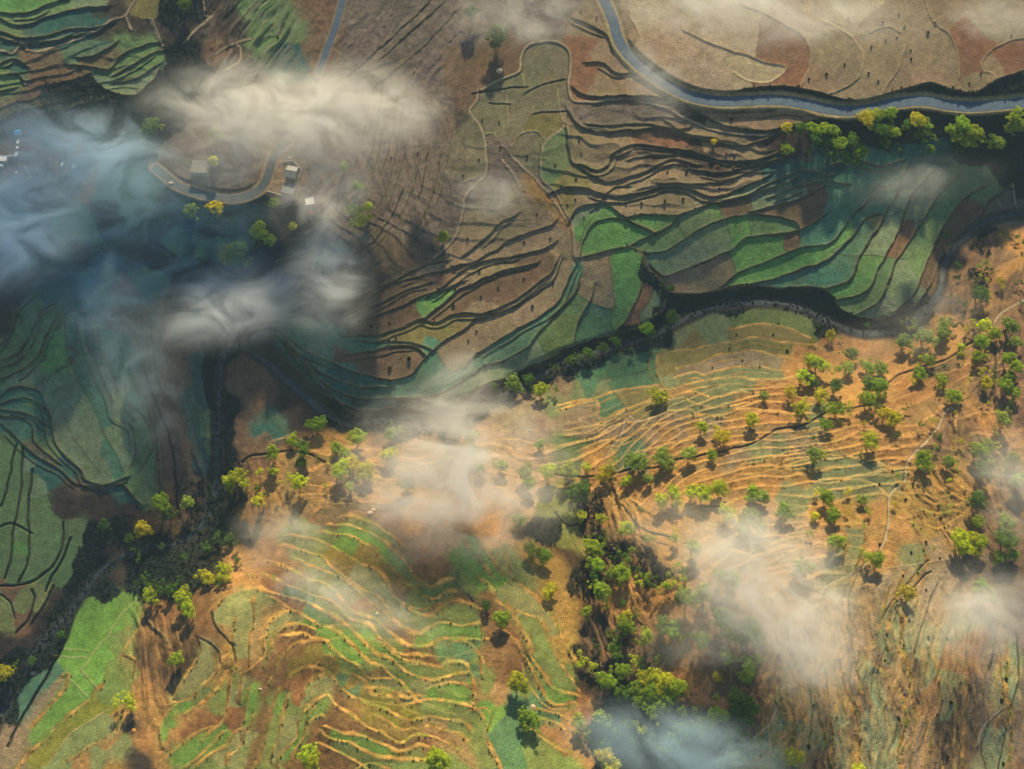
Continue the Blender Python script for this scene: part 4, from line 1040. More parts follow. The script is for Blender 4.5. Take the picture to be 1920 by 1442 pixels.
for k in range(9):
    rg = np.random.default_rng(200 + k); nl = 20 + k % 3 * 5; cs, rr = [], []
    # irregular crown of leaf clumps carried by limbs, uneven in plan
    sk = rg.uniform(.75, 1.1, 2); off = rg.uniform(0, 6.28)
    for i in range(nl):
        a = 2.399 * i + off; rad = math.sqrt((i + .5) / nl) * .84 * (1 + .22 * math.sin(3 * a + off)) * rg.uniform(.85, 1.1); z = .62 * math.sqrt(max(0, 1 - rad * rad)) * rg.uniform(.55, 1.15)
        cs.append([rad * math.cos(a) * sk[0], rad * math.sin(a) * sk[1], z - .12]); rr.append(rg.uniform(.15, .31))
    for i in range(5): cs.append([rg.uniform(-.5, .5), rg.uniform(-.5, .5), rg.uniform(-.3, .1)]); rr.append(.25)
    Vt, Fq = leaves(cs, rr, 170, .034, rg); CROWN.append(quadmesh('crown', Vt, Fq, leaf_m, False))
    L = [((0, 0, -1.9), (rg.uniform(-.08, .08), rg.uniform(-.08, .08), -.35), .085, .055)]
    top = L[0][1]
    for i in range(6): c = cs[nl - 1 - i * 3]; L.append((top if i % 2 else (top[0], top[1], top[2] - .2), (c[0] * .85, c[1] * .85, c[2] - .05), .045, .015))
    v, f = tubes(L); m_ = bpy.data.meshes.new('trunk'); m_.from_pydata([tuple(map(float, p)) for p in v], [], f); m_.materials.append(bark_m); m_.update(); TRUNK.append(m_)
TONE = dict(b=(.62, .70, .04), g=(.38, .52, .04), d=(.14, .27, .035), y=(.72, .68, .04), m=(.38, .52, .10), P=(.30, .14, .12))
WORD = dict(b='bright yellow-green', g='mid-green', d='dark green', y='yellow-tinged olive', m='pale misted green', P='dull reddish')
def place_on_ray(u, v, hc):
    """ground point whose spot hc metres above shows at pixel u, v"""
    z = float(hat(u, v))
    for _ in range(12):
        x, y = to_world(u, v, z + hc); pu, pv = to_px(x, y, z); z = .5 * z + .5 * float(hat(float(pu), float(pv)))
    return float(x), float(y), z
ZONES = [(345, 8, 'at the top edge of the dark slope'), (280, 243, 'in mist left of the curved lane'), (402, 275, 'in mist inside the curved lane'), (378, 400, 'just below the bend of the curved lane'),
 (515, 385, 'beside the grey yard below the lane'), (505, 440, 'in the dark slope below the grey yard'), (450, 478, 'in the blue hollow left of the mist'), (185, 460, 'in the blue misty valley'), (612, 480, 'in thick mist south of the white-roofed hut'),
 (675, 395, 'on brown ribbed slope right of the white-roofed hut'), (832, 443, 'where the footpath meets the dark slope'), (920, 60, 'above the looping footpath'), (1338, 266, 'on dark terraces under the blue road'),
 (1490, 250, 'at the left end of the roadside grove'), (1555, 262, 'in the left half of the roadside grove'), (1605, 295, 'at the foot of the roadside grove'), (1650, 230, 'touching the blue road verge'), (1722, 232, 'in the grove gap right of centre'),
 (1808, 250, 'in the right-hand roadside clump'), (1895, 235, 'at the right edge beside the blue road'), (1747, 268, 'on dark ground below the roadside grove'), (570, 830, 'on the spur above the brown ditch'), (520, 890, 'under the brown ditch on the spur'),
 (440, 900, 'on the rim of the dark gorge'), (310, 955, 'above the black river bend'), (240, 1000, 'left of the black river bend'), (350, 942, 'in the dark gorge'), (655, 875, 'in the thicket on the brown spur'), (730, 830, 'right of the thicket on the spur'),
 (763, 906, 'alone on bare soil left of the mist'), (893, 850, 'in the beige mist on bare slope'), (965, 722, 'on the far bank of the stream gully'), (1025, 730, 'at the edge of the stream gully scrub'), (1085, 665, 'in the dark gully beside the stream'), (1170, 648, 'in the dark upper gully beside the stream'),
 (1240, 600, 'where the gully meets the green fields'), (1000, 890, 'at the right edge of beige mist'), (1075, 885, 'at the head of the ravine'), (1135, 890, 'on the long dark ditch'), (1215, 868, 'in a mist wisp over the ditch'), (1235, 743, 'alone above the sunny tan terraces'),
 (1090, 965, 'beside the curved field ditch'), (1175, 990, 'on bare orange slope right of the ravine'), (1300, 930, 'in the bright row on orange slope'), (1362, 957, 'under the bright row on orange slope'), (1420, 928, 'right of the bright row'), (1320, 830, 'at the left part of the thin dark ditch'),
 (1410, 785, 'above the thin dark ditch'), (1515, 695, 'in the hilltop clump beside tan terraces'), (1558, 627, 'on the river bank beside the bend'), (1585, 685, 'in mid-slope stand right of hilltop clump'), (1640, 690, 'in the upper middle of the sunny wood'), (1500, 765, 'above the middle of the dark ditch'),
 (1560, 770, 'on the dark ditch in the wood'), (1640, 740, 'in the dense core of the wood'), (1668, 782, 'at the lower end of the dense core'), (1634, 825, 'alone below the dense core'), (1528, 852, 'alone on tan steps below the ditch'), (1735, 685, 'on the upper ditch end'), (1720, 640, 'on misty slope above the upper ditch'),
 (1770, 612, 'on orange slope near the right bank'), (1845, 625, 'in the upper right stand'), (1803, 657, 'on the ditch near the right'), (1838, 690, 'in the lower part of the right stand'), (1778, 735, 'on dark soil right of the wood'), (1732, 862, 'alone beside the winding dirt track'), (1845, 858, 'on shaded slope near the right edge'),
 (1835, 940, 'under the shaded right slope trees'), (1898, 685, 'at the right edge above the mist'), (1885, 765, 'at the right edge on shaded slope'), (1905, 880, 'in mist at the right edge'), (1840, 550, 'on scrub above the orange slope'), (1445, 965, 'in thin mist right of the bright row'), (1395, 980, 'in thick mist below the bright row'),
 (1560, 950, 'left of the grey-green step field'), (1617, 937, 'on the grey-green step field'), (1505, 1062, 'in the white mist on the right'), (1568, 1015, 'left of the striped orange slope'), (1638, 1045, 'at the foot of the dirt track'), (1697, 1110, 'alone on the striped brown slope'), (1815, 1020, 'in the big round clump'),
 (1885, 1000, 'right of the big round clump'), (1845, 1112, 'in the right-hand mist patch'), (1300, 1115, 'at the left edge of white mist'), (1362, 1083, 'in the top of the white mist'), (1395, 1185, 'in the dense mist grove'), (1313, 1196, 'just left of the mist grove'), (1400, 1262, 'under the mist grove'), (1345, 1290, 'on dark soil under the mist'),
 (1392, 1330, 'in the dark clump above the dirt track'), (1315, 1355, 'left of the dark clump'), (1385, 1385, 'under the dark clump'), (1490, 1420, 'near the bottom edge on pale slope'), (1368, 1430, 'in mist at the bottom edge'), (1262, 1395, 'in the blue mist at the bottom'), (1235, 1300, 'in the large round grove'), (1185, 1300, 'at the left side of the large grove'),
 (1255, 1175, 'on bare slope above the large grove'), (1212, 1193, 'above the large grove'), (1160, 1250, 'in the ravine above the large grove'), (1172, 1165, 'in the middle of the ravine'), (1118, 1040, 'at the top of the ravine clump'), (1158, 1080, 'beside the painted shadow slash by the ravine'), (1128, 1110, 'in the lower ravine clump'),
 (1008, 1035, 'left of the ravine'), (1030, 1107, 'on ochre ribs left of the ravine'), (925, 1150, 'at the top of the terrace footpath'), (970, 1280, 'beside the green terraces right side'), (992, 1352, 'below the terrace path end'), (1090, 1360, 'on bare knoll beside the ravine mouth'), (1130, 1350, 'in the misty ravine mouth'), (1135, 1425, 'at the bottom edge of the ravine'),
 (820, 1425, 'at the bottom edge amid terraces'), (580, 1420, 'at the bottom edge amid curved terraces'), (233, 1315, 'beside the bright green fields'), (330, 1236, 'on the brown gully spur'), (345, 1122, 'at the top of the brown gullies'), (285, 1115, 'beside the gully-top clump'), (388, 1080, 'between gully clump and rim tree'),
 (420, 1073, 'on the rim above orange terraces'), (435, 1015, 'in dark scrub above the rim tree'), (10, 1265, 'at the left edge beside the black valley'), (70, 1210, 'in the black valley at the left'), (1250, 535, 'beside the brown field corner')]
ORD = ['', 'second', 'third', 'fourth', 'fifth', 'sixth', 'seventh', 'eighth', 'ninth', 'tenth', 'eleventh', 'twelfth', 'thirteenth', 'fourteenth', 'fifteenth', 'sixteenth', 'seventeenth', 'eighteenth']
trees = []
tone = None
for tk_ in TREES.split():
    if ',' not in tk_: tone = tk_; continue
    u, v, r_ = map(float, tk_.split(',')); trees.append([u, v, r_, tone])
# keep the 298 that show largest: the smallest lobes beside a bigger crown are the same tree
small = []
while len(trees) > 296:
    def score(t): return t[2] + .25 * min(math.hypot(t[0] - o[0], t[1] - o[1]) for o in trees if o is not t and o[2] >= t[2] - 1 or o is trees[0] and o is not t)
    j = min(range(1, len(trees)), key=lambda q: score(trees[q])); t_ = trees.pop(j); small.append(t_)
zone = [min(range(len(ZONES)), key=lambda z: (ZONES[z][0] - t[0]) ** 2 + (ZONES[z][1] - t[1]) ** 2) for t in trees]
bykey = {}
for i, t in enumerate(trees): bykey.setdefault((zone[i], t[3]), []).append(i)
ordn = {}
for k, L in bykey.items():
    L.sort(key=lambda i: (trees[i][0], trees[i][1]))
    for j, i in enumerate(L):
        if len(L) == 1: ordn[i] = ''
        elif len(L) == 2: ordn[i] = ['left-hand ', 'right-hand '][j]
        else: ordn[i] = 'leftmost ' if j == 0 else ('rightmost ' if j == len(L) - 1 else ORD[j] + '-from-left ')
def jitcol(c, a=.18):
    k = 1 + a * (random.random() * 2 - 1); h = .12 * (random.random() * 2 - 1); return (min(c[0] * k * (1 + h), .8), c[1] * k, c[2] * k, 1)
for i, (u, v, r_, tn) in enumerate(trees):
    S = r_ * PXM * random.uniform(1.02, 1.32); k = random.randrange(9); hz = random.uniform(.72, 1.05) if tn not in 'b' else random.uniform(.85, 1.25)
    x, y, z = place_on_ray(u, v, S * hz * 1.3)
    e = bpy.data.objects.new('tree', None); C.objects.link(e); e.location = (x, y, z - .2); e.rotation_euler = (0, 0, random.uniform(0, 6.28)); sx_ = random.uniform(.82, 1.12); e.scale = (S * sx_, S / sx_ * .97, S * random.uniform(.9, 1.1)); e.empty_display_size = .3
    tag(e, f'{ordn[i]}{WORD[tn]} tree {ZONES[zone[i]][2]}', 'tree', 'trees scattered over the hillsides')
    h = hz * 1.1
    for nm, md, dz in (('crown', CROWN[k], h), ('trunk', TRUNK[k], h)):
        o = bpy.data.objects.new(nm, md); C.objects.link(o); o.parent = e; o.location = (0, 0, dz); o.color = jitcol(TONE[tn])
# saplings and side crowns past the three hundred largest trees
SMV, SMK = [], []
rg = np.random.default_rng(77)
extra = [[random.uniform(1085, 1290), random.uniform(990, 1420), random.uniform(7, 12), random.choice('gddb')] for _ in range(60)] + [[random.uniform(1500, 1900), random.uniform(600, 960), random.uniform(5, 9), random.choice('gdyb')] for _ in range(50)] + [[random.uniform(450, 780), random.uniform(800, 930), random.uniform(5, 8), random.choice('gdb')] for _ in range(16)] + [[random.uniform(1500, 1860), 235 + random.uniform(0, 50), random.uniform(8, 13), 'd'] for _ in range(14)] + [[random.uniform(1775, 1925), random.uniform(430, 620), random.uniform(5, 9), random.choice('gddy')] for _ in range(34)] + [[random.uniform(230, 450), random.uniform(985, 1110), random.uniform(7, 11), 'd'] for _ in range(20)]
for u, v, r_, tn in small + extra:
    S = r_ * PXM * 1.15; x, y, z = place_on_ray(u, v, S * 1.1); cs = rg.normal(size=(7, 3)) * [.42, .42, .2] + [0, 0, .1]; Vt, _ = leaves(list(cs), list(rg.uniform(.22, .4, 7)), 90, .05, rg)
    tv = np.array(tube((0, 0, -1.3), (0, 0, .0), .07, .05)[0])
    SMV.append(Vt * S + [x, y, z + S * 1.15]); c = np.array(TONE[tn]) * random.uniform(.7, 1.1); SMK.append(np.tile([*c, 1], (len(Vt), 1)))
m, t, b = newmat('sapling_leaves', (.1, .1, .1), .8, .1); a_ = t.nodes.new('ShaderNodeAttribute'); a_.attribute_name = 'tint'; t.links.new(a_.outputs['Color'], b.inputs['Base Color'])
tr = t.nodes.new('ShaderNodeBsdfTranslucent'); t.links.new(a_.outputs['Color'], tr.inputs[0]); mx = t.nodes.new('ShaderNodeMixShader'); mx.inputs[0].default_value = .5; t.links.new(b.outputs[0], mx.inputs[1]); t.links.new(tr.outputs[0], mx.inputs[2]); t.links.new(mx.outputs[0], t.nodes['Material Output'].inputs[0])
Vt = np.concatenate(SMV); me_ = quadmesh('saplings', Vt, np.arange(len(Vt)).reshape(-1, 4), m, False); c_ = me_.color_attributes.new('tint', 'FLOAT_COLOR', 'POINT'); c_.data.foreach_set('color', np.concatenate(SMK).astype(np.float32).ravel())
o = bpy.data.objects.new('saplings', me_); C.objects.link(o); tag(o, 'smaller trees and saplings filling the groves and the ravine', 'saplings', None, 'stuff')
# bare trees
bt = []
for i, (u, v, s_, lab_) in enumerate([(1373, 905, 8, 'bare leafless tree right of the bright row on orange slope'), (1468, 860, 6, 'small bare tree on the tan steps mid slope'), (1105, 945, 6, 'bare leafless tree on orange soil right of the ravine head'), (1345, 1112, 7, 'bare branching tree in the white mist'), (1262, 905, 6, 'thin bare tree just above the bright row')]):
    x, y, z = place_on_ray(u, v, s_ * .5); e = bpy.data.objects.new('bare_tree', None); C.objects.link(e); e.location = (x, y, z - .2); tag(e, lab_, 'tree', 'leafless trees'); e.rotation_euler = (0, 0, i * 1.3)
    v1, f1 = tubes([((0, 0, 0), (.3, .2, s_ * .55), .32, .2)]); mesh('trunk', v1, f1, bark_m, e)
    for q in range(5):
        a = q * 1.3 + i; br = [((.3 * .9, .2 * .9, s_ * (.35 + .04 * q)), (math.cos(a) * s_ * .35, math.sin(a) * s_ * .35, s_ * (.75 + .07 * q)), .13, .04), ((math.cos(a) * s_ * .2, math.sin(a) * s_ * .2, s_ * (.6 + .05 * q)), (math.cos(a + .7) * s_ * .36, math.sin(a + .7) * s_ * .36, s_ * .85), .07, .03)]
        v1, f1 = tubes(br); mesh('limb', v1, f1, bark_m, e)
# small field bushes
rg = np.random.default_rng(5)
Vt, Fq = leaves([[.3, .2, .5], [-.35, .1, .45], [0, -.35, .5], [0, 0, .75], [.1, .4, .35]], [.5, .48, .46, .42, .4], 130, .09, rg); BUSH = quadmesh('bush', Vt, Fq, leaf_m, False)
FZ = [(910, 235, 'on the grey-green field east of the footpath'), (895, 310, 'beside the curving footpath'), (1000, 300, 'on the fields left of the dark green plot'), (1045, 320, 'in the dark green plot'), (1088, 275, 'on the pale lobe-shaped field'), (1070, 365, 'on the terrace around the dark green plot'), (1190, 382, 'on the tan terrace above green fields'),
 (995, 400, 'on the misted grey field'), (1020, 450, 'on the central tan terraces'), (877, 447, 'on the grey field beside the path bend'), (755, 290, 'on the ribbed brown slope'), (1100, 27, 'at the top left of the blue road'), (1252, 322, 'on dark terrace mid slope'), (1665, 50, 'in upper part of the beige fields'), (1740, 55, 'right of the beige field wall'),
 (1655, 85, 'in the middle of the beige fields'), (1705, 102, 'in the speckled beige field'), (1540, 138, 'in the beige field above the road'), (1637, 145, 'in the beige wedge above the road'), (1371, 224, 'alone on the lens field under the road'), (1897, 67, 'at the top right corner'), (1828, 146, 'near the right end of the beige fields'),
 (1307, 325, 'on brown terraces under the slope'), (1360, 300, 'on shadowed strip terraces'), (1281, 373, 'at the brown terrace edge'), (750, 682, 'in the brown lens field'), (850, 574, 'on the olive-brown long terrace'), (705, 602, 'on terraces at the edge of the mist'), (735, 637, 'on the olive terrace above the lens'), (998, 574, 'on the tan strip above green fields'),
 (910, 545, 'on the broad brown terrace'), (920, 500, 'on the upper brown terrace'), (1000, 520, 'near the right end of brown terraces'), (885, 630, 'on the pale tan lobe'), (835, 541, 'on narrow brown terraces'), (1420, 620, 'on the olive bank terraces'), (1365, 668, 'on lower olive bank terraces'), (1476, 658, 'at the right end of the olive terraces'),
 (1665, 895, 'on the grey step field'), (1705, 925, 'beside the dirt track'), (1720, 1030, 'on the striped ochre slope'), (1710, 1090, 'near the lone yellow tree'), (1740, 1190, 'on the grey-green ridge field'), (1885, 1290, 'on the grey plot at the right edge'), (1784, 1317, 'on the pale striped slope'), (1516, 1360, 'on pale strips at the bottom'), (1427, 1417, 'by the dirt track end'), (1778, 1419, 'at the bottom right'), (1660, 1238, 'on the teal strip'), (521, 71, 'on the dark green plot at the top'), (760, 100, 'on the misty ribbed slope top')]
dots = [tuple(map(float, q.split(','))) for q in DOTS.split()]; by = {}
for i, d in enumerate(dots): by.setdefault(min(range(len(FZ)), key=lambda z: (FZ[z][0] - d[0]) ** 2 + (FZ[z][1] - d[1]) ** 2), []).append(i)
for z_, L in by.items():
    L.sort(key=lambda i: dots[i][0])
    for j, i in enumerate(L):
        u, v, r_ = dots[i]; pre = '' if len(L) == 1 else (['left-hand ', 'right-hand '][j] if len(L) == 2 else ('leftmost ' if j == 0 else ('rightmost ' if j == len(L) - 1 else ORD[j] + '-from-left ')))
        x, y, z = place_on_ray(u, v, .8); o = bpy.data.objects.new('bush', BUSH); C.objects.link(o); s = r_ * PXM * .95; o.location = (x, y, z - .1); o.scale = (s, s, s * 1.1); o.rotation_euler = (0, 0, random.uniform(0, 6)); o.color = (.016, .022, .014, 1)
        tag(o, f'{pre}small dark round bush {FZ[z_][2]}', 'bush', 'small dark bushes dotted over the fields')
for u, v, r_, lb in [(1346, 312, 4, 'left golden tuft bush in the black hollow under the terraces'), (1375, 314, 4, 'right golden tuft bush in the black hollow under the terraces'), (928, 521, 3, 'single golden tuft bush on the broad brown terrace edge')]:
    x, y, z = place_on_ray(u, v, .8); o = bpy.data.objects.new('bush', BUSH); C.objects.link(o); s = r_ * PXM; o.location = (x, y, z); o.scale = (s, s, s); o.color = (.42, .26, .07, 1); tag(o, lb, 'bush', 'golden tufts')
# undergrowth that nobody could count: one mesh each
def scatter(name, P, smin, smax, cols, label):
    """many small leafy clumps joined"""
    base, _ = leaves([[0, 0, .35], [.3, .2, .25], [-.25, .2, .25]], [.5, .4, .4], 12, .2, np.random.default_rng(9)); nb = len(base); V_, K_ = [], []
    for (u, v, q) in P:
        if not (-28 < u < 1945 and -28 < v < 1468): continue
        z = float(hat(u, v)); x, y = to_world(u, v, z); s = random.uniform(smin, smax); a = random.uniform(0, 6.28); ca_, sa = math.cos(a), math.sin(a)
        B_ = base * s; V_.append(np.stack([B_[:, 0] * ca_ - B_[:, 1] * sa + x, B_[:, 0] * sa + B_[:, 1] * ca_ + y, B_[:, 2] + z], 1)); c = np.array(cols(q)) * random.uniform(.7, 1.3); K_.append(np.tile([*c, 1], (nb, 1)))
    Vt = np.concatenate(V_); m, t, b = newmat(name, (.1, .1, .1), .9, .1); a_ = t.nodes.new('ShaderNodeAttribute'); a_.attribute_name = 'tint'; t.links.new(a_.outputs['Color'], b.inputs['Base Color'])
    me_ = quadmesh(name, Vt, np.arange(len(Vt)).reshape(-1, 4), m, False); c_ = me_.color_attributes.new('tint', 'FLOAT_COLOR', 'POINT'); c_.data.foreach_set('color', np.concatenate(K_).astype(np.float32).ravel())
    o = bpy.data.objects.new(name, me_); C.objects.link(o); tag(o, label, name.replace('_', ' '), None, 'stuff')
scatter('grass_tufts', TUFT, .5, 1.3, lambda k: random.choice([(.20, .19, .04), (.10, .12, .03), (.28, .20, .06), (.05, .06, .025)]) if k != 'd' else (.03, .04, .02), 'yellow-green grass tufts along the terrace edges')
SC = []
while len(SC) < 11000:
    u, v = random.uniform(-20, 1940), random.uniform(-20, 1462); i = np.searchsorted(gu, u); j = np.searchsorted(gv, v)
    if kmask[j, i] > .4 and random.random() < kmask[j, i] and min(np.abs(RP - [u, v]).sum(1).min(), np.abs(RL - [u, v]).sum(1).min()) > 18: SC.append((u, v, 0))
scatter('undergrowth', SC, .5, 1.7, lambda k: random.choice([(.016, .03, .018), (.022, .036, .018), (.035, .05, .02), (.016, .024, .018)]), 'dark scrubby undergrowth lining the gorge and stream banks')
print('veg', len(trees), round(time.time() - T0, 1))

# ---------------------------------------------------------------- hamlet
def box(w, d, h, z=0, x=0, y=0): return ([(x + a * w / 2, y + b_ * d / 2, z + c * h) for c in (0, 1) for a, b_ in ((-1, -1), (1, -1), (1, 1), (-1, 1))], [(3, 2, 1, 0), (4, 5, 6, 7), (0, 1, 5, 4), (1, 2, 6, 5), (2, 3, 7, 6), (3, 0, 4, 7)])
def boxes(L):
    vs, fs = [], []
    for a in L:
        v, f = box(*a); o = len(vs); vs += v; fs += [tuple(i + o for i in q) for q in f]
    return vs, fs
plaster = noisy('plaster_wall', (.45, .42, .37), (.55, .52, .46), .8); white = noisy('white_sheet_roof', (.74, .76, .78), (.82, .84, .86), .6, .4, .5); grey = noisy('grey_sheet_roof', (.13, .15, .17), (.22, .24, .26), .5, .5, .4)
conc = noisy('concrete_roof', (.17, .165, .16), (.25, .24, .23), .4); dark_m = noisy('dark_opening', (.02, .02, .025), (.03, .03, .03), 1.0, .4); blue_m = noisy('blue_tarp', (.01, .22, .62), (.02, .28, .70), .8, .5); woodm = noisy('door_wood', (.12, .07, .04), (.2, .12, .07), 2.0)
def house(name, label, cat, u, v, wd, dp, ht, rot, roof, rm, group=None, ridge=True):
    x, y, z = place_on_ray(u, v, ht); e = bpy.data.objects.new(name, None); C.objects.link(e); e.location = (x, y, z - .5); e.rotation_euler = (0, 0, rot); tag(e, label, cat, group)
    v1, f1 = boxes([(wd, .25, ht + .5, 0, 0, -dp / 2), (wd, .25, ht + .5, 0, 0, dp / 2), (.25, dp - .26, ht + .5, 0, -wd / 2 + .125, 0), (.25, dp - .26, ht + .5, 0, wd / 2 - .125, 0)]); mesh('wall', v1, f1, plaster, e)
    zt = ht + .5; a, b_ = wd / 2 + .4, dp / 2 + .4; rz = (min(wd, dp) * .16 if roof == 'gable' else .0)
    if roof == 'gable':
        P_ = [(-a, -b_, zt), (a, -b_, zt), (a, 0, zt + rz), (-a, 0, zt + rz), (a, b_, zt), (-a, b_, zt)]; Q = P_ + [(p[0], p[1], p[2] + .12) for p in P_]
        fs = [(3, 2, 1, 0), (5, 4, 2, 3), (6, 7, 8, 9), (9, 8, 10, 11), (0, 1, 7, 6), (4, 5, 11, 10), (1, 2, 8, 7), (2, 4, 10, 8), (5, 3, 9, 11), (3, 0, 6, 9)]
        ro = mesh('roof', Q, fs, rm, e); v2, f2 = boxes([(wd + .8, .3, .1, zt + rz + .12)]); mesh('ridge_cap', v2, f2, rm, ro)
    else:
        v2, f2 = boxes([(wd + .5, dp + .5, .2, zt)]); ro = mesh('roof', v2, f2, rm, e); v3, f3 = boxes([(wd + .5, .2, .35, zt + .203, 0, -dp / 2 - .15), (wd + .5, .2, .35, zt + .203, 0, dp / 2 + .15), (.2, dp + .09, .35, zt + .203, -wd / 2 - .15, 0), (.2, dp + .09, .35, zt + .203, wd / 2 + .15, 0)]); mesh('parapet', v3, f3, rm, ro)
    if ht > 1.9:
        v4, f4 = boxes([(.9, .08, 1.9, .55, -wd * .2, -dp / 2 - .15)]); mesh('door', v4, f4, woodm, e)
        for sx in (.1, .32):
            v5, f5 = boxes([(.9, .07, .9, 1.5, wd * sx, -dp / 2 - .15)]); wn = mesh('window', v5, f5, dark_m, e); v6, f6 = boxes([(1.1, .16, .08, 1.4, wd * sx, -dp / 2 - .17)]); mesh('sill', v6, f6, plaster, wn)
    return e
house('hut', 'small square hut with bright white sheet roof below the mist', 'hut', 581, 377, 6.6, 6.4, 2.8, R(12), 'flat', white)
house('farmhouse', 'long dull grey-roofed house in mist above the fenced yard', 'house', 546, 322, 8.5, 10, 3, R(-12), 'gable', grey)
house('farmhouse', 'grey flat-roofed house beside the hut, touching the lane', 'house', 541, 354, 11, 9, 2.8, R(-12), 'flat', grey)
house('farmhouse', 'square flat concrete-roofed house inside the curve of the lane', 'house', 376, 312, 14.5, 13, 3.2, R(-3), 'flat', conc)
house('shed', 'small red-roofed lean-to just below the white-roofed hut', 'shed', 583, 399, 3.6, 2.2, 1.6, R(20), 'flat', noisy('red_sheet', (.30, .05, .04), (.42, .09, .07), .8))
house('shelter', 'bright blue tarpaulin shelter at the top of the misty hamlet', 'shelter', 33, 248, 4.6, 3.8, 1.8, R(10), 'gable', blue_m)
g_ = 'white-roofed sheds in the misty hamlet at the left edge'
for u, v, a, b_, r_, lb in [(34, 266, 1.8, 3.4, -8, 'uppermost small white-roofed shed in the column below the blue tarp'), (33, 276, 1.6, 2.6, -8, 'middle small white-roofed shed in the column below the blue tarp'), (31, 289, 2.2, 4.2, -10, 'lowest white-roofed shed in the column below the blue tarp'),
  (6, 297, 6, 5, 0, 'broad pale-roofed house at the left edge of the misty hamlet'), (3, 310, 2, 1.6, 0, 'tiny white shed at the left edge under the broad house'), (31, 324, 1.8, 1.6, 30, 'tiny lone white shed below the white-roofed column'), (20, 292, 3.2, 1, 0, 'narrow white lean-to between broad house and shed column')]:
    house('shed', lb, 'shed', u, v, a, b_, 1.8, R(r_), 'flat', white, g_)
def wall(label, P_, h, mt):
    rows = []; vs, fs = [], []
    for i in range(len(P_) - 1):
        (u0, v0), (u1, v1) = P_[i], P_[i + 1]; n_ = max(1, int(math.hypot(u1 - u0, v1 - v0) / 5))
        for k in range(n_):
            q = [(u0 + (u1 - u0) * s_, v0 + (v1 - v0) * s_) for s_ in (k / n_, (k + 1) / n_)]; p = [place_on_ray(a, b_, h) for a, b_ in q]; d = np.array([p[1][0] - p[0][0], p[1][1] - p[0][1]]); L = np.linalg.norm(d); nr = np.array([-d[1], d[0]]) / L * .22; o = len(vs)
            for (x, y, z) in p:
                for sg in (-1, 1):
                    for hh in (-.4, h): vs.append((x + nr[0] * sg, y + nr[1] * sg, z + hh))
            fs += [(o, o + 1, o + 5, o + 4), (o + 2, o + 6, o + 7, o + 3), (o + 1, o + 3, o + 7, o + 5), (o, o + 4, o + 6, o + 2), (o, o + 2, o + 3, o + 1), (o + 4, o + 5, o + 7, o + 6)]
    tag(mesh('boundary_wall', vs, fs, mt), label, 'wall')
wall('white L-shaped yard wall with pale pink tint in the misty hamlet', [(44, 308), (50, 320), (57, 331), (50, 335), (43, 339)], 1.3, plaster)
wall('long low pale wall around the grey yard beside the hut', [(500, 358), (515, 362), (535, 368), (556, 372), (562, 352)], 1.0, plaster)
wall('low pale wall above the grey-roofed house in mist', [(530, 303), (550, 300), (565, 318), (560, 333)], 1.0, plaster)
wall('low white wall of the small yard at the top dark slope', [(276, 34), (284, 34), (291, 50), (298, 66), (303, 80)], .8, noisy('dry_stone', (.30, .26, .18), (.42, .36, .26), .8))
# parked vans in the hamlet
glass = noisy('van_glass', (.02, .03, .04), (.03, .04, .05), 1.0, .15, .5); tyre = noisy('tyre_rubber', (.02, .02, .02), (.03, .03, .03), 2.0); vanp = noisy('white_paint', (.78, .79, .80), (.82, .83, .84), .3, .35, .5)
def van(u, v, rot, label):
    x, y, z = place_on_ray(u, v, 1.2); e = bpy.data.objects.new('van', None); C.objects.link(e); e.location = (x, y, z + .05); e.rotation_euler = (0, 0, rot); tag(e, label, 'van', 'white vans parked in the misty hamlet')
    pr = [(-2.1, .35), (2.1, .35), (2.15, .95), (1.75, 1.15), (1.15, 1.85), (-2.0, 1.9), (-2.15, 1.2)]; n_ = len(pr); vs = [(p[0], s * .85, p[1]) for s in (-1, 1) for p in pr]; fs = [tuple(range(n_)), tuple(range(2 * n_ - 1, n_ - 1, -1))] + [(i, n_ + i, n_ + (i + 1) % n_, (i + 1) % n_) for i in range(n_)]; mesh('body', vs, fs, vanp, e)
    mesh('windscreen', [(1.76, -.72, 1.19), (1.76, .72, 1.19), (1.22, .72, 1.80), (1.22, -.72, 1.80)], [(0, 1, 2, 3)], glass, e)
    for s in (-1, 1):
        v_, f_ = boxes([(2.6, .03, .45, 1.25, -.3, s * .866)]); mesh('window', v_, f_, glass, e)
        for xx in (-1.35, 1.35):
            v_, f_ = tube((xx, s * .70, .34), (xx, s * .9, .34), .34, .34, 14); f_ = f_ + [tuple(range(13, -1, -1)), tuple(range(42, 56))]; wh = mesh('wheel', v_, f_, tyre, e); v_, f_ = tube((xx, s * .9, .34), (xx, s * .93, .34), .18, .16, 10); mesh('rim', v_, f_ + [tuple(range(30, 40))], conc, wh)
van(117, 308, R(80), 'white van parked left of its twin in the misty hamlet'); van(139, 312, R(74), 'white van parked right of its twin in the misty hamlet')
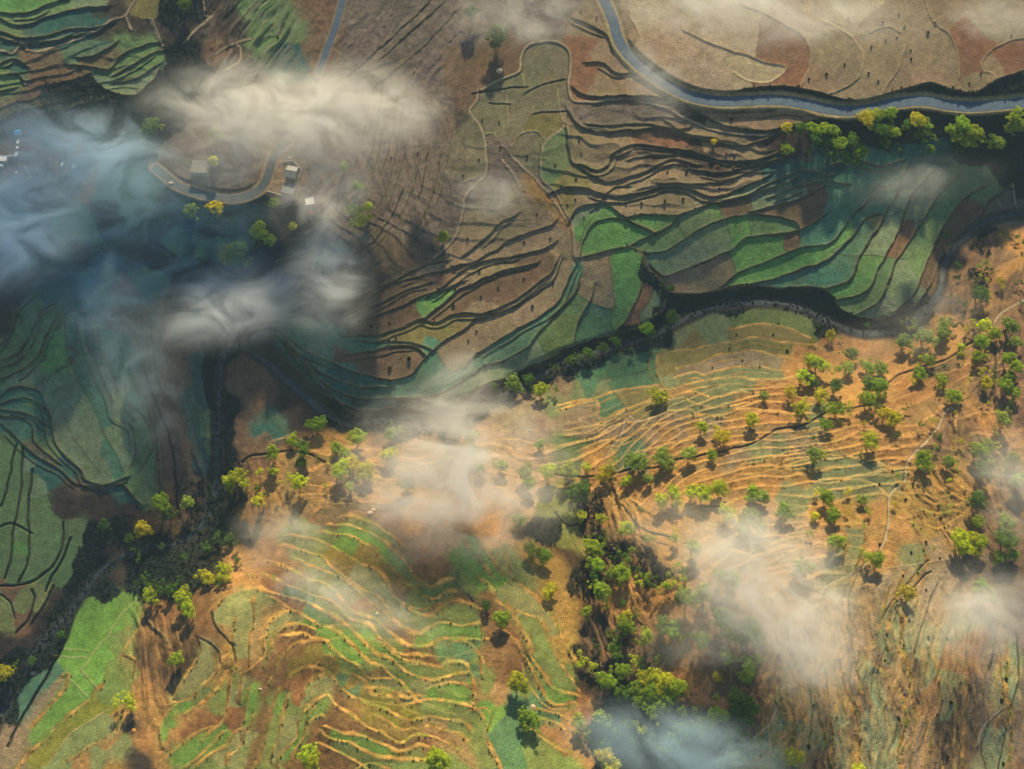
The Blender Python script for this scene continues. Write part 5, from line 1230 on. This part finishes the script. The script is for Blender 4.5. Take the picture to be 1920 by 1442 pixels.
# boulders and rubble
def boulder(u, v, r_, mt, label):
    x, y, z = place_on_ray(u, v, r_ * .3); rg_ = np.random.default_rng(int(u * 7 + v)); me_ = bpy.data.meshes.new('boulder'); import bmesh; bm = bmesh.new(); bmesh.ops.create_icosphere(bm, subdivisions=2, radius=1)
    for q in bm.verts: q.co *= 1 + rg_.uniform(-.16, .16); q.co.z *= .7
    bm.to_mesh(me_); bm.free(); me_.materials.append(mt); o = bpy.data.objects.new('boulder', me_); C.objects.link(o); o.location = (x, y, z); o.scale = (r_, r_ * rg_.uniform(.6, 1), r_ * .8); tag(o, label, 'boulder')
pale = noisy('pale_rock', (.50, .38, .26), (.62, .50, .36), 1.2); orr = noisy('orange_rock', (.50, .22, .05), (.6, .3, .09), 1.2); greyr = noisy('grey_rock', (.28, .25, .22), (.38, .34, .3), 1.2)
boulder(694, 962, 2.6, pale, 'cream rock outcrop at the top of the lower-left terraces'); boulder(700, 956, 1.6, pale, 'small cream rock beside the larger outcrop above the terraces'); boulder(50, 94, 1.4, orr, 'orange rock beside the footpath junction at the top left'); boulder(47, 157, 1.3, pale, 'pale pinkish rock above the mist at the left')
boulder(55, 160, 1.0, greyr, 'small grey rock beside the pale pinkish one at the left'); boulder(936, 132, 2.8, pale, 'pale oblong mound below the tree by the looping footpath'); boulder(707, 1150, 1.4, pale, 'cream rock amid the misty green terraces'); boulder(488, 1292, 1.3, pale, 'cream rock on dark soil at the top of the narrow strips')
boulder(251, 1370, 1.6, orr, 'orange rock on the brown slope beside the green fields'); boulder(999, 1325, 1.6, pale, 'pale rock directly above the path-end tree'); boulder(320, 343, 2.4, pale, 'pale rock on the lane verge in the mist'); boulder(994, 808, 1.6, greyr, 'grey rock on the bare slope below the gully'); boulder(543, 296, 1.3, pale, 'pale rock in mist above the grey-roofed house'); boulder(62, 1262, 2.0, greyr, 'dark grey rock beside the black stream at the left')

# ---------------------------------------------------------------- clouds: drifting banks of mist, real volumes between ground and camera
def cloud_mat(name, dens, colr, nscale, stretch, ang, seed, cut):
    m = bpy.data.materials.new(name); m.use_nodes = True; t = m.node_tree; t.nodes.remove(t.nodes['Principled BSDF']); N = t.nodes.new; L = t.links.new
    tc = N('ShaderNodeTexCoord'); ln = N('ShaderNodeVectorMath'); ln.operation = 'LENGTH'; L(tc.outputs['Object'], ln.inputs[0])
    g = N('ShaderNodeNewGeometry'); mp = N('ShaderNodeMapping'); mp.vector_type = 'TEXTURE'; mp.inputs['Rotation'].default_value = (0, 0, ang); mp.inputs['Scale'].default_value = (stretch, 1, .8); mp.inputs['Location'].default_value = (seed * 131.0, seed * 57.0, 0); L(g.outputs['Position'], mp.inputs['Vector'])
    n1 = N('ShaderNodeTexNoise'); n1.inputs['Scale'].default_value = nscale; n1.inputs['Detail'].default_value = 7; n1.inputs['Roughness'].default_value = .70; n1.inputs['Distortion'].default_value = 1.0; L(mp.outputs[0], n1.inputs['Vector'])
    f = N('ShaderNodeMapRange'); f.interpolation_type = 'SMOOTHERSTEP'; f.inputs[1].default_value = .97; f.inputs[2].default_value = .08; f.inputs[3].default_value = 0; f.inputs[4].default_value = 1; L(ln.outputs['Value'], f.inputs[0])
    nc = N('ShaderNodeMapRange'); nc.interpolation_type = 'SMOOTHSTEP'; nc.inputs[1].default_value = .36 + cut; nc.inputs[2].default_value = .66; nc.inputs[3].default_value = .17; nc.inputs[4].default_value = 1.7; L(n1.outputs['Fac'], nc.inputs[0])
    a = N('ShaderNodeMath'); a.operation = 'MULTIPLY'; L(nc.outputs[0], a.inputs[0]); L(f.outputs[0], a.inputs[1])
    r = N('ShaderNodeMath'); r.operation = 'MULTIPLY'; r.inputs[1].default_value = dens * (1.3 if colr[0] < .9 else 1.05); L(a.outputs[0], r.inputs[0])
    v = N('ShaderNodeVolumePrincipled'); v.inputs['Color'].default_value = (*colr, 1); v.inputs['Anisotropy'].default_value = .0; L(r.outputs[0], v.inputs['Density']); L(v.outputs[0], t.nodes['Material Output'].inputs['Volume']); return m
import bmesh
def cloud(i, u, v, ru, rv, alt, thick, rot, dens, label, colr=(.97, .97, .97), ns=.033, st=1.5, cut=.06):
    z0 = float(hat(u, v)) + alt; x, y = to_world(u, v, z0); k = (CAM[2] - z0) / (CAM[2] - 20) * PXM
    me_ = bpy.data.meshes.new('cloud'); bm = bmesh.new(); bmesh.ops.create_icosphere(bm, subdivisions=3, radius=1); rg_ = np.random.default_rng(i)
    for q in bm.verts: q.co *= 1 - .07 * (1 + math.sin(5 * q.co.x + i) * math.sin(4 * q.co.y + 2 * i))
    bm.to_mesh(me_); bm.free(); me_.materials.append(cloud_mat('cloud_mist', dens, colr, ns, st, rot, i, cut)); o = bpy.data.objects.new('cloud', me_); C.objects.link(o)
    o.location = (x, y, z0); o.scale = (ru * k * 1.5, rv * k * 1.5, thick); o.rotation_euler = (0, 0, rot); tag(o, label, 'cloud', 'drifting patches of mist')
BL = (.62, .82, 1.0)  # blue of shaded mist put into the cloud colour
CL = [
 (540, 205, 270, 115, 45, 24, R(-8), .085, 'largest grey-white cloud above the curved lane and hut'),
 (700, 190, 150, 90, 45, 16, R(-25), .040, 'ragged right-hand tail of the largest cloud'),
 (610, 350, 120, 90, 40, 16, R(60), .055, 'pale cloud wisp beside the white-roofed hut'),
 (455, 270, 150, 95, 35, 16, R(10), .060, 'thin veil of cloud over the concrete-roofed house and lane'),
 (150, 290, 230, 120, 40, 22, R(-15), .050, 'blue-grey cloud over the misty hamlet', BL),
 (20, 420, 150, 130, 40, 22, R(10), .085, 'whitish cloud at the left edge', BL),
 (250, 470, 300, 190, 22, 16, R(0), .017, 'thin blue mist lying in the dark valley', (.38, .72, 1.0)),  # valley shade tinted deeper blue into this mist
 (440, 570, 150, 80, 35, 18, R(15), .085, 'bright ragged cloud over the dark valley', (.88, .94, 1.0)),
 (615, 520, 80, 140, 35, 16, R(0), .060, 'tall narrow cloud wisp right of the dark valley', (.88, .94, 1.0)),
 (230, 650, 200, 90, 30, 14, R(-60), .018, 'faint cloud veil over the left green terraces', BL),
 (1420, 20, 340, 100, 50, 18, R(-6), .042, 'long beige cloud veil over the fields north of the road'),
 (1230, 150, 60, 110, 45, 12, R(20), .034, 'narrow cloud streak crossing the blue road'),
 (970, 30, 150, 80, 45, 16, R(0), .034, 'small cloud at the top centre edge'),
 (1890, 30, 120, 70, 45, 14, R(0), .040, 'cloud patch in the top right corner'),
 (925, 365, 80, 60, 40, 12, R(0), .034, 'small pale cloud puff over the central fields'),
 (860, 880, 190, 140, 40, 22, R(-10), .080, 'large warm beige cloud in the lower centre'),
 (740, 960, 130, 80, 35, 14, R(-30), .030, 'thin left-hand fringe of the large beige cloud'),
 (860, 720, 90, 60, 35, 12, R(40), .045, 'thin cloud finger over the stream gully'),
 (640, 1120, 170, 50, 35, 12, R(-20), .045, 'thin pinkish cloud streak across the lower-left terraces'),
 (530, 1000, 90, 55, 35, 12, R(0), .034, 'small faint cloud above the orange terraces'),
 (1440, 1100, 150, 120, 40, 22, R(-35), .085, 'thick white cloud in the lower right'),
 (1510, 1200, 110, 90, 40, 16, R(-70), .050, 'lower white lobe of the lower-right cloud'),
 (1320, 1010, 140, 70, 35, 14, R(-10), .040, 'cloud veil below the bright row of trees'),
 (1350, 1180, 120, 60, 35, 14, R(10), .030, 'mist veil hanging over the lower-right grove'),
 (1840, 1150, 130, 70, 40, 18, R(10), .060, 'grey cloud near the right edge low down'),
 (1905, 900, 80, 100, 40, 14, R(0), .038, 'grey cloud at the right edge mid height'),
 (1270, 1400, 170, 60, 35, 16, R(-10), .050, 'bluish cloud at the bottom edge over the ravine', BL),
 (1700, 620, 200, 70, 40, 12, R(25), .012, 'very faint cloud veil over the wooded orange slope'),
 (1720, 340, 170, 50, 35, 12, R(10), .016, 'faint cloud veil over the right green fields'),
]
for i, c in enumerate(CL): cloud(i + 1, *c)
# two unseen banks added north of the view to throw shade over the valley
cloud(41, -130, -560, 420, 420, 0, 60, 0, .016, 'tall unseen cloud bank added north-west to shade the left valley', ns=.008)
cloud(42, 1250, -560, 620, 330, 0, 40, 0, .0010, 'broad thin unseen cloud bank added north to shade the upper fields')
for o_, (x_, y_, z_) in zip([o for o in C.objects if o.name.startswith('cloud')][-2:], [(-350, 690, 330), (150, 800, 330)]): o_.location = (x_, y_, z_)
hz_m = bpy.data.materials.new('thin_haze'); hz_m.use_nodes = True; t = hz_m.node_tree; t.nodes.remove(t.nodes['Principled BSDF']); v = t.nodes.new('ShaderNodeVolumePrincipled'); v.inputs['Color'].default_value = (.45, .70, 1, 1); v.inputs['Density'].default_value = .00006; v.inputs['Anisotropy'].default_value = 0; t.links.new(v.outputs[0], t.nodes['Material Output'].inputs['Volume'])
zlo = float(H.min()) - 1; zhi = CAM[2] + 3; v1, f1 = box(4200, 4200, zhi - zlo, zlo, 0, 300); tag(mesh('haze', v1, f1, hz_m), kind='stuff')
print('done', round(time.time() - T0, 1))
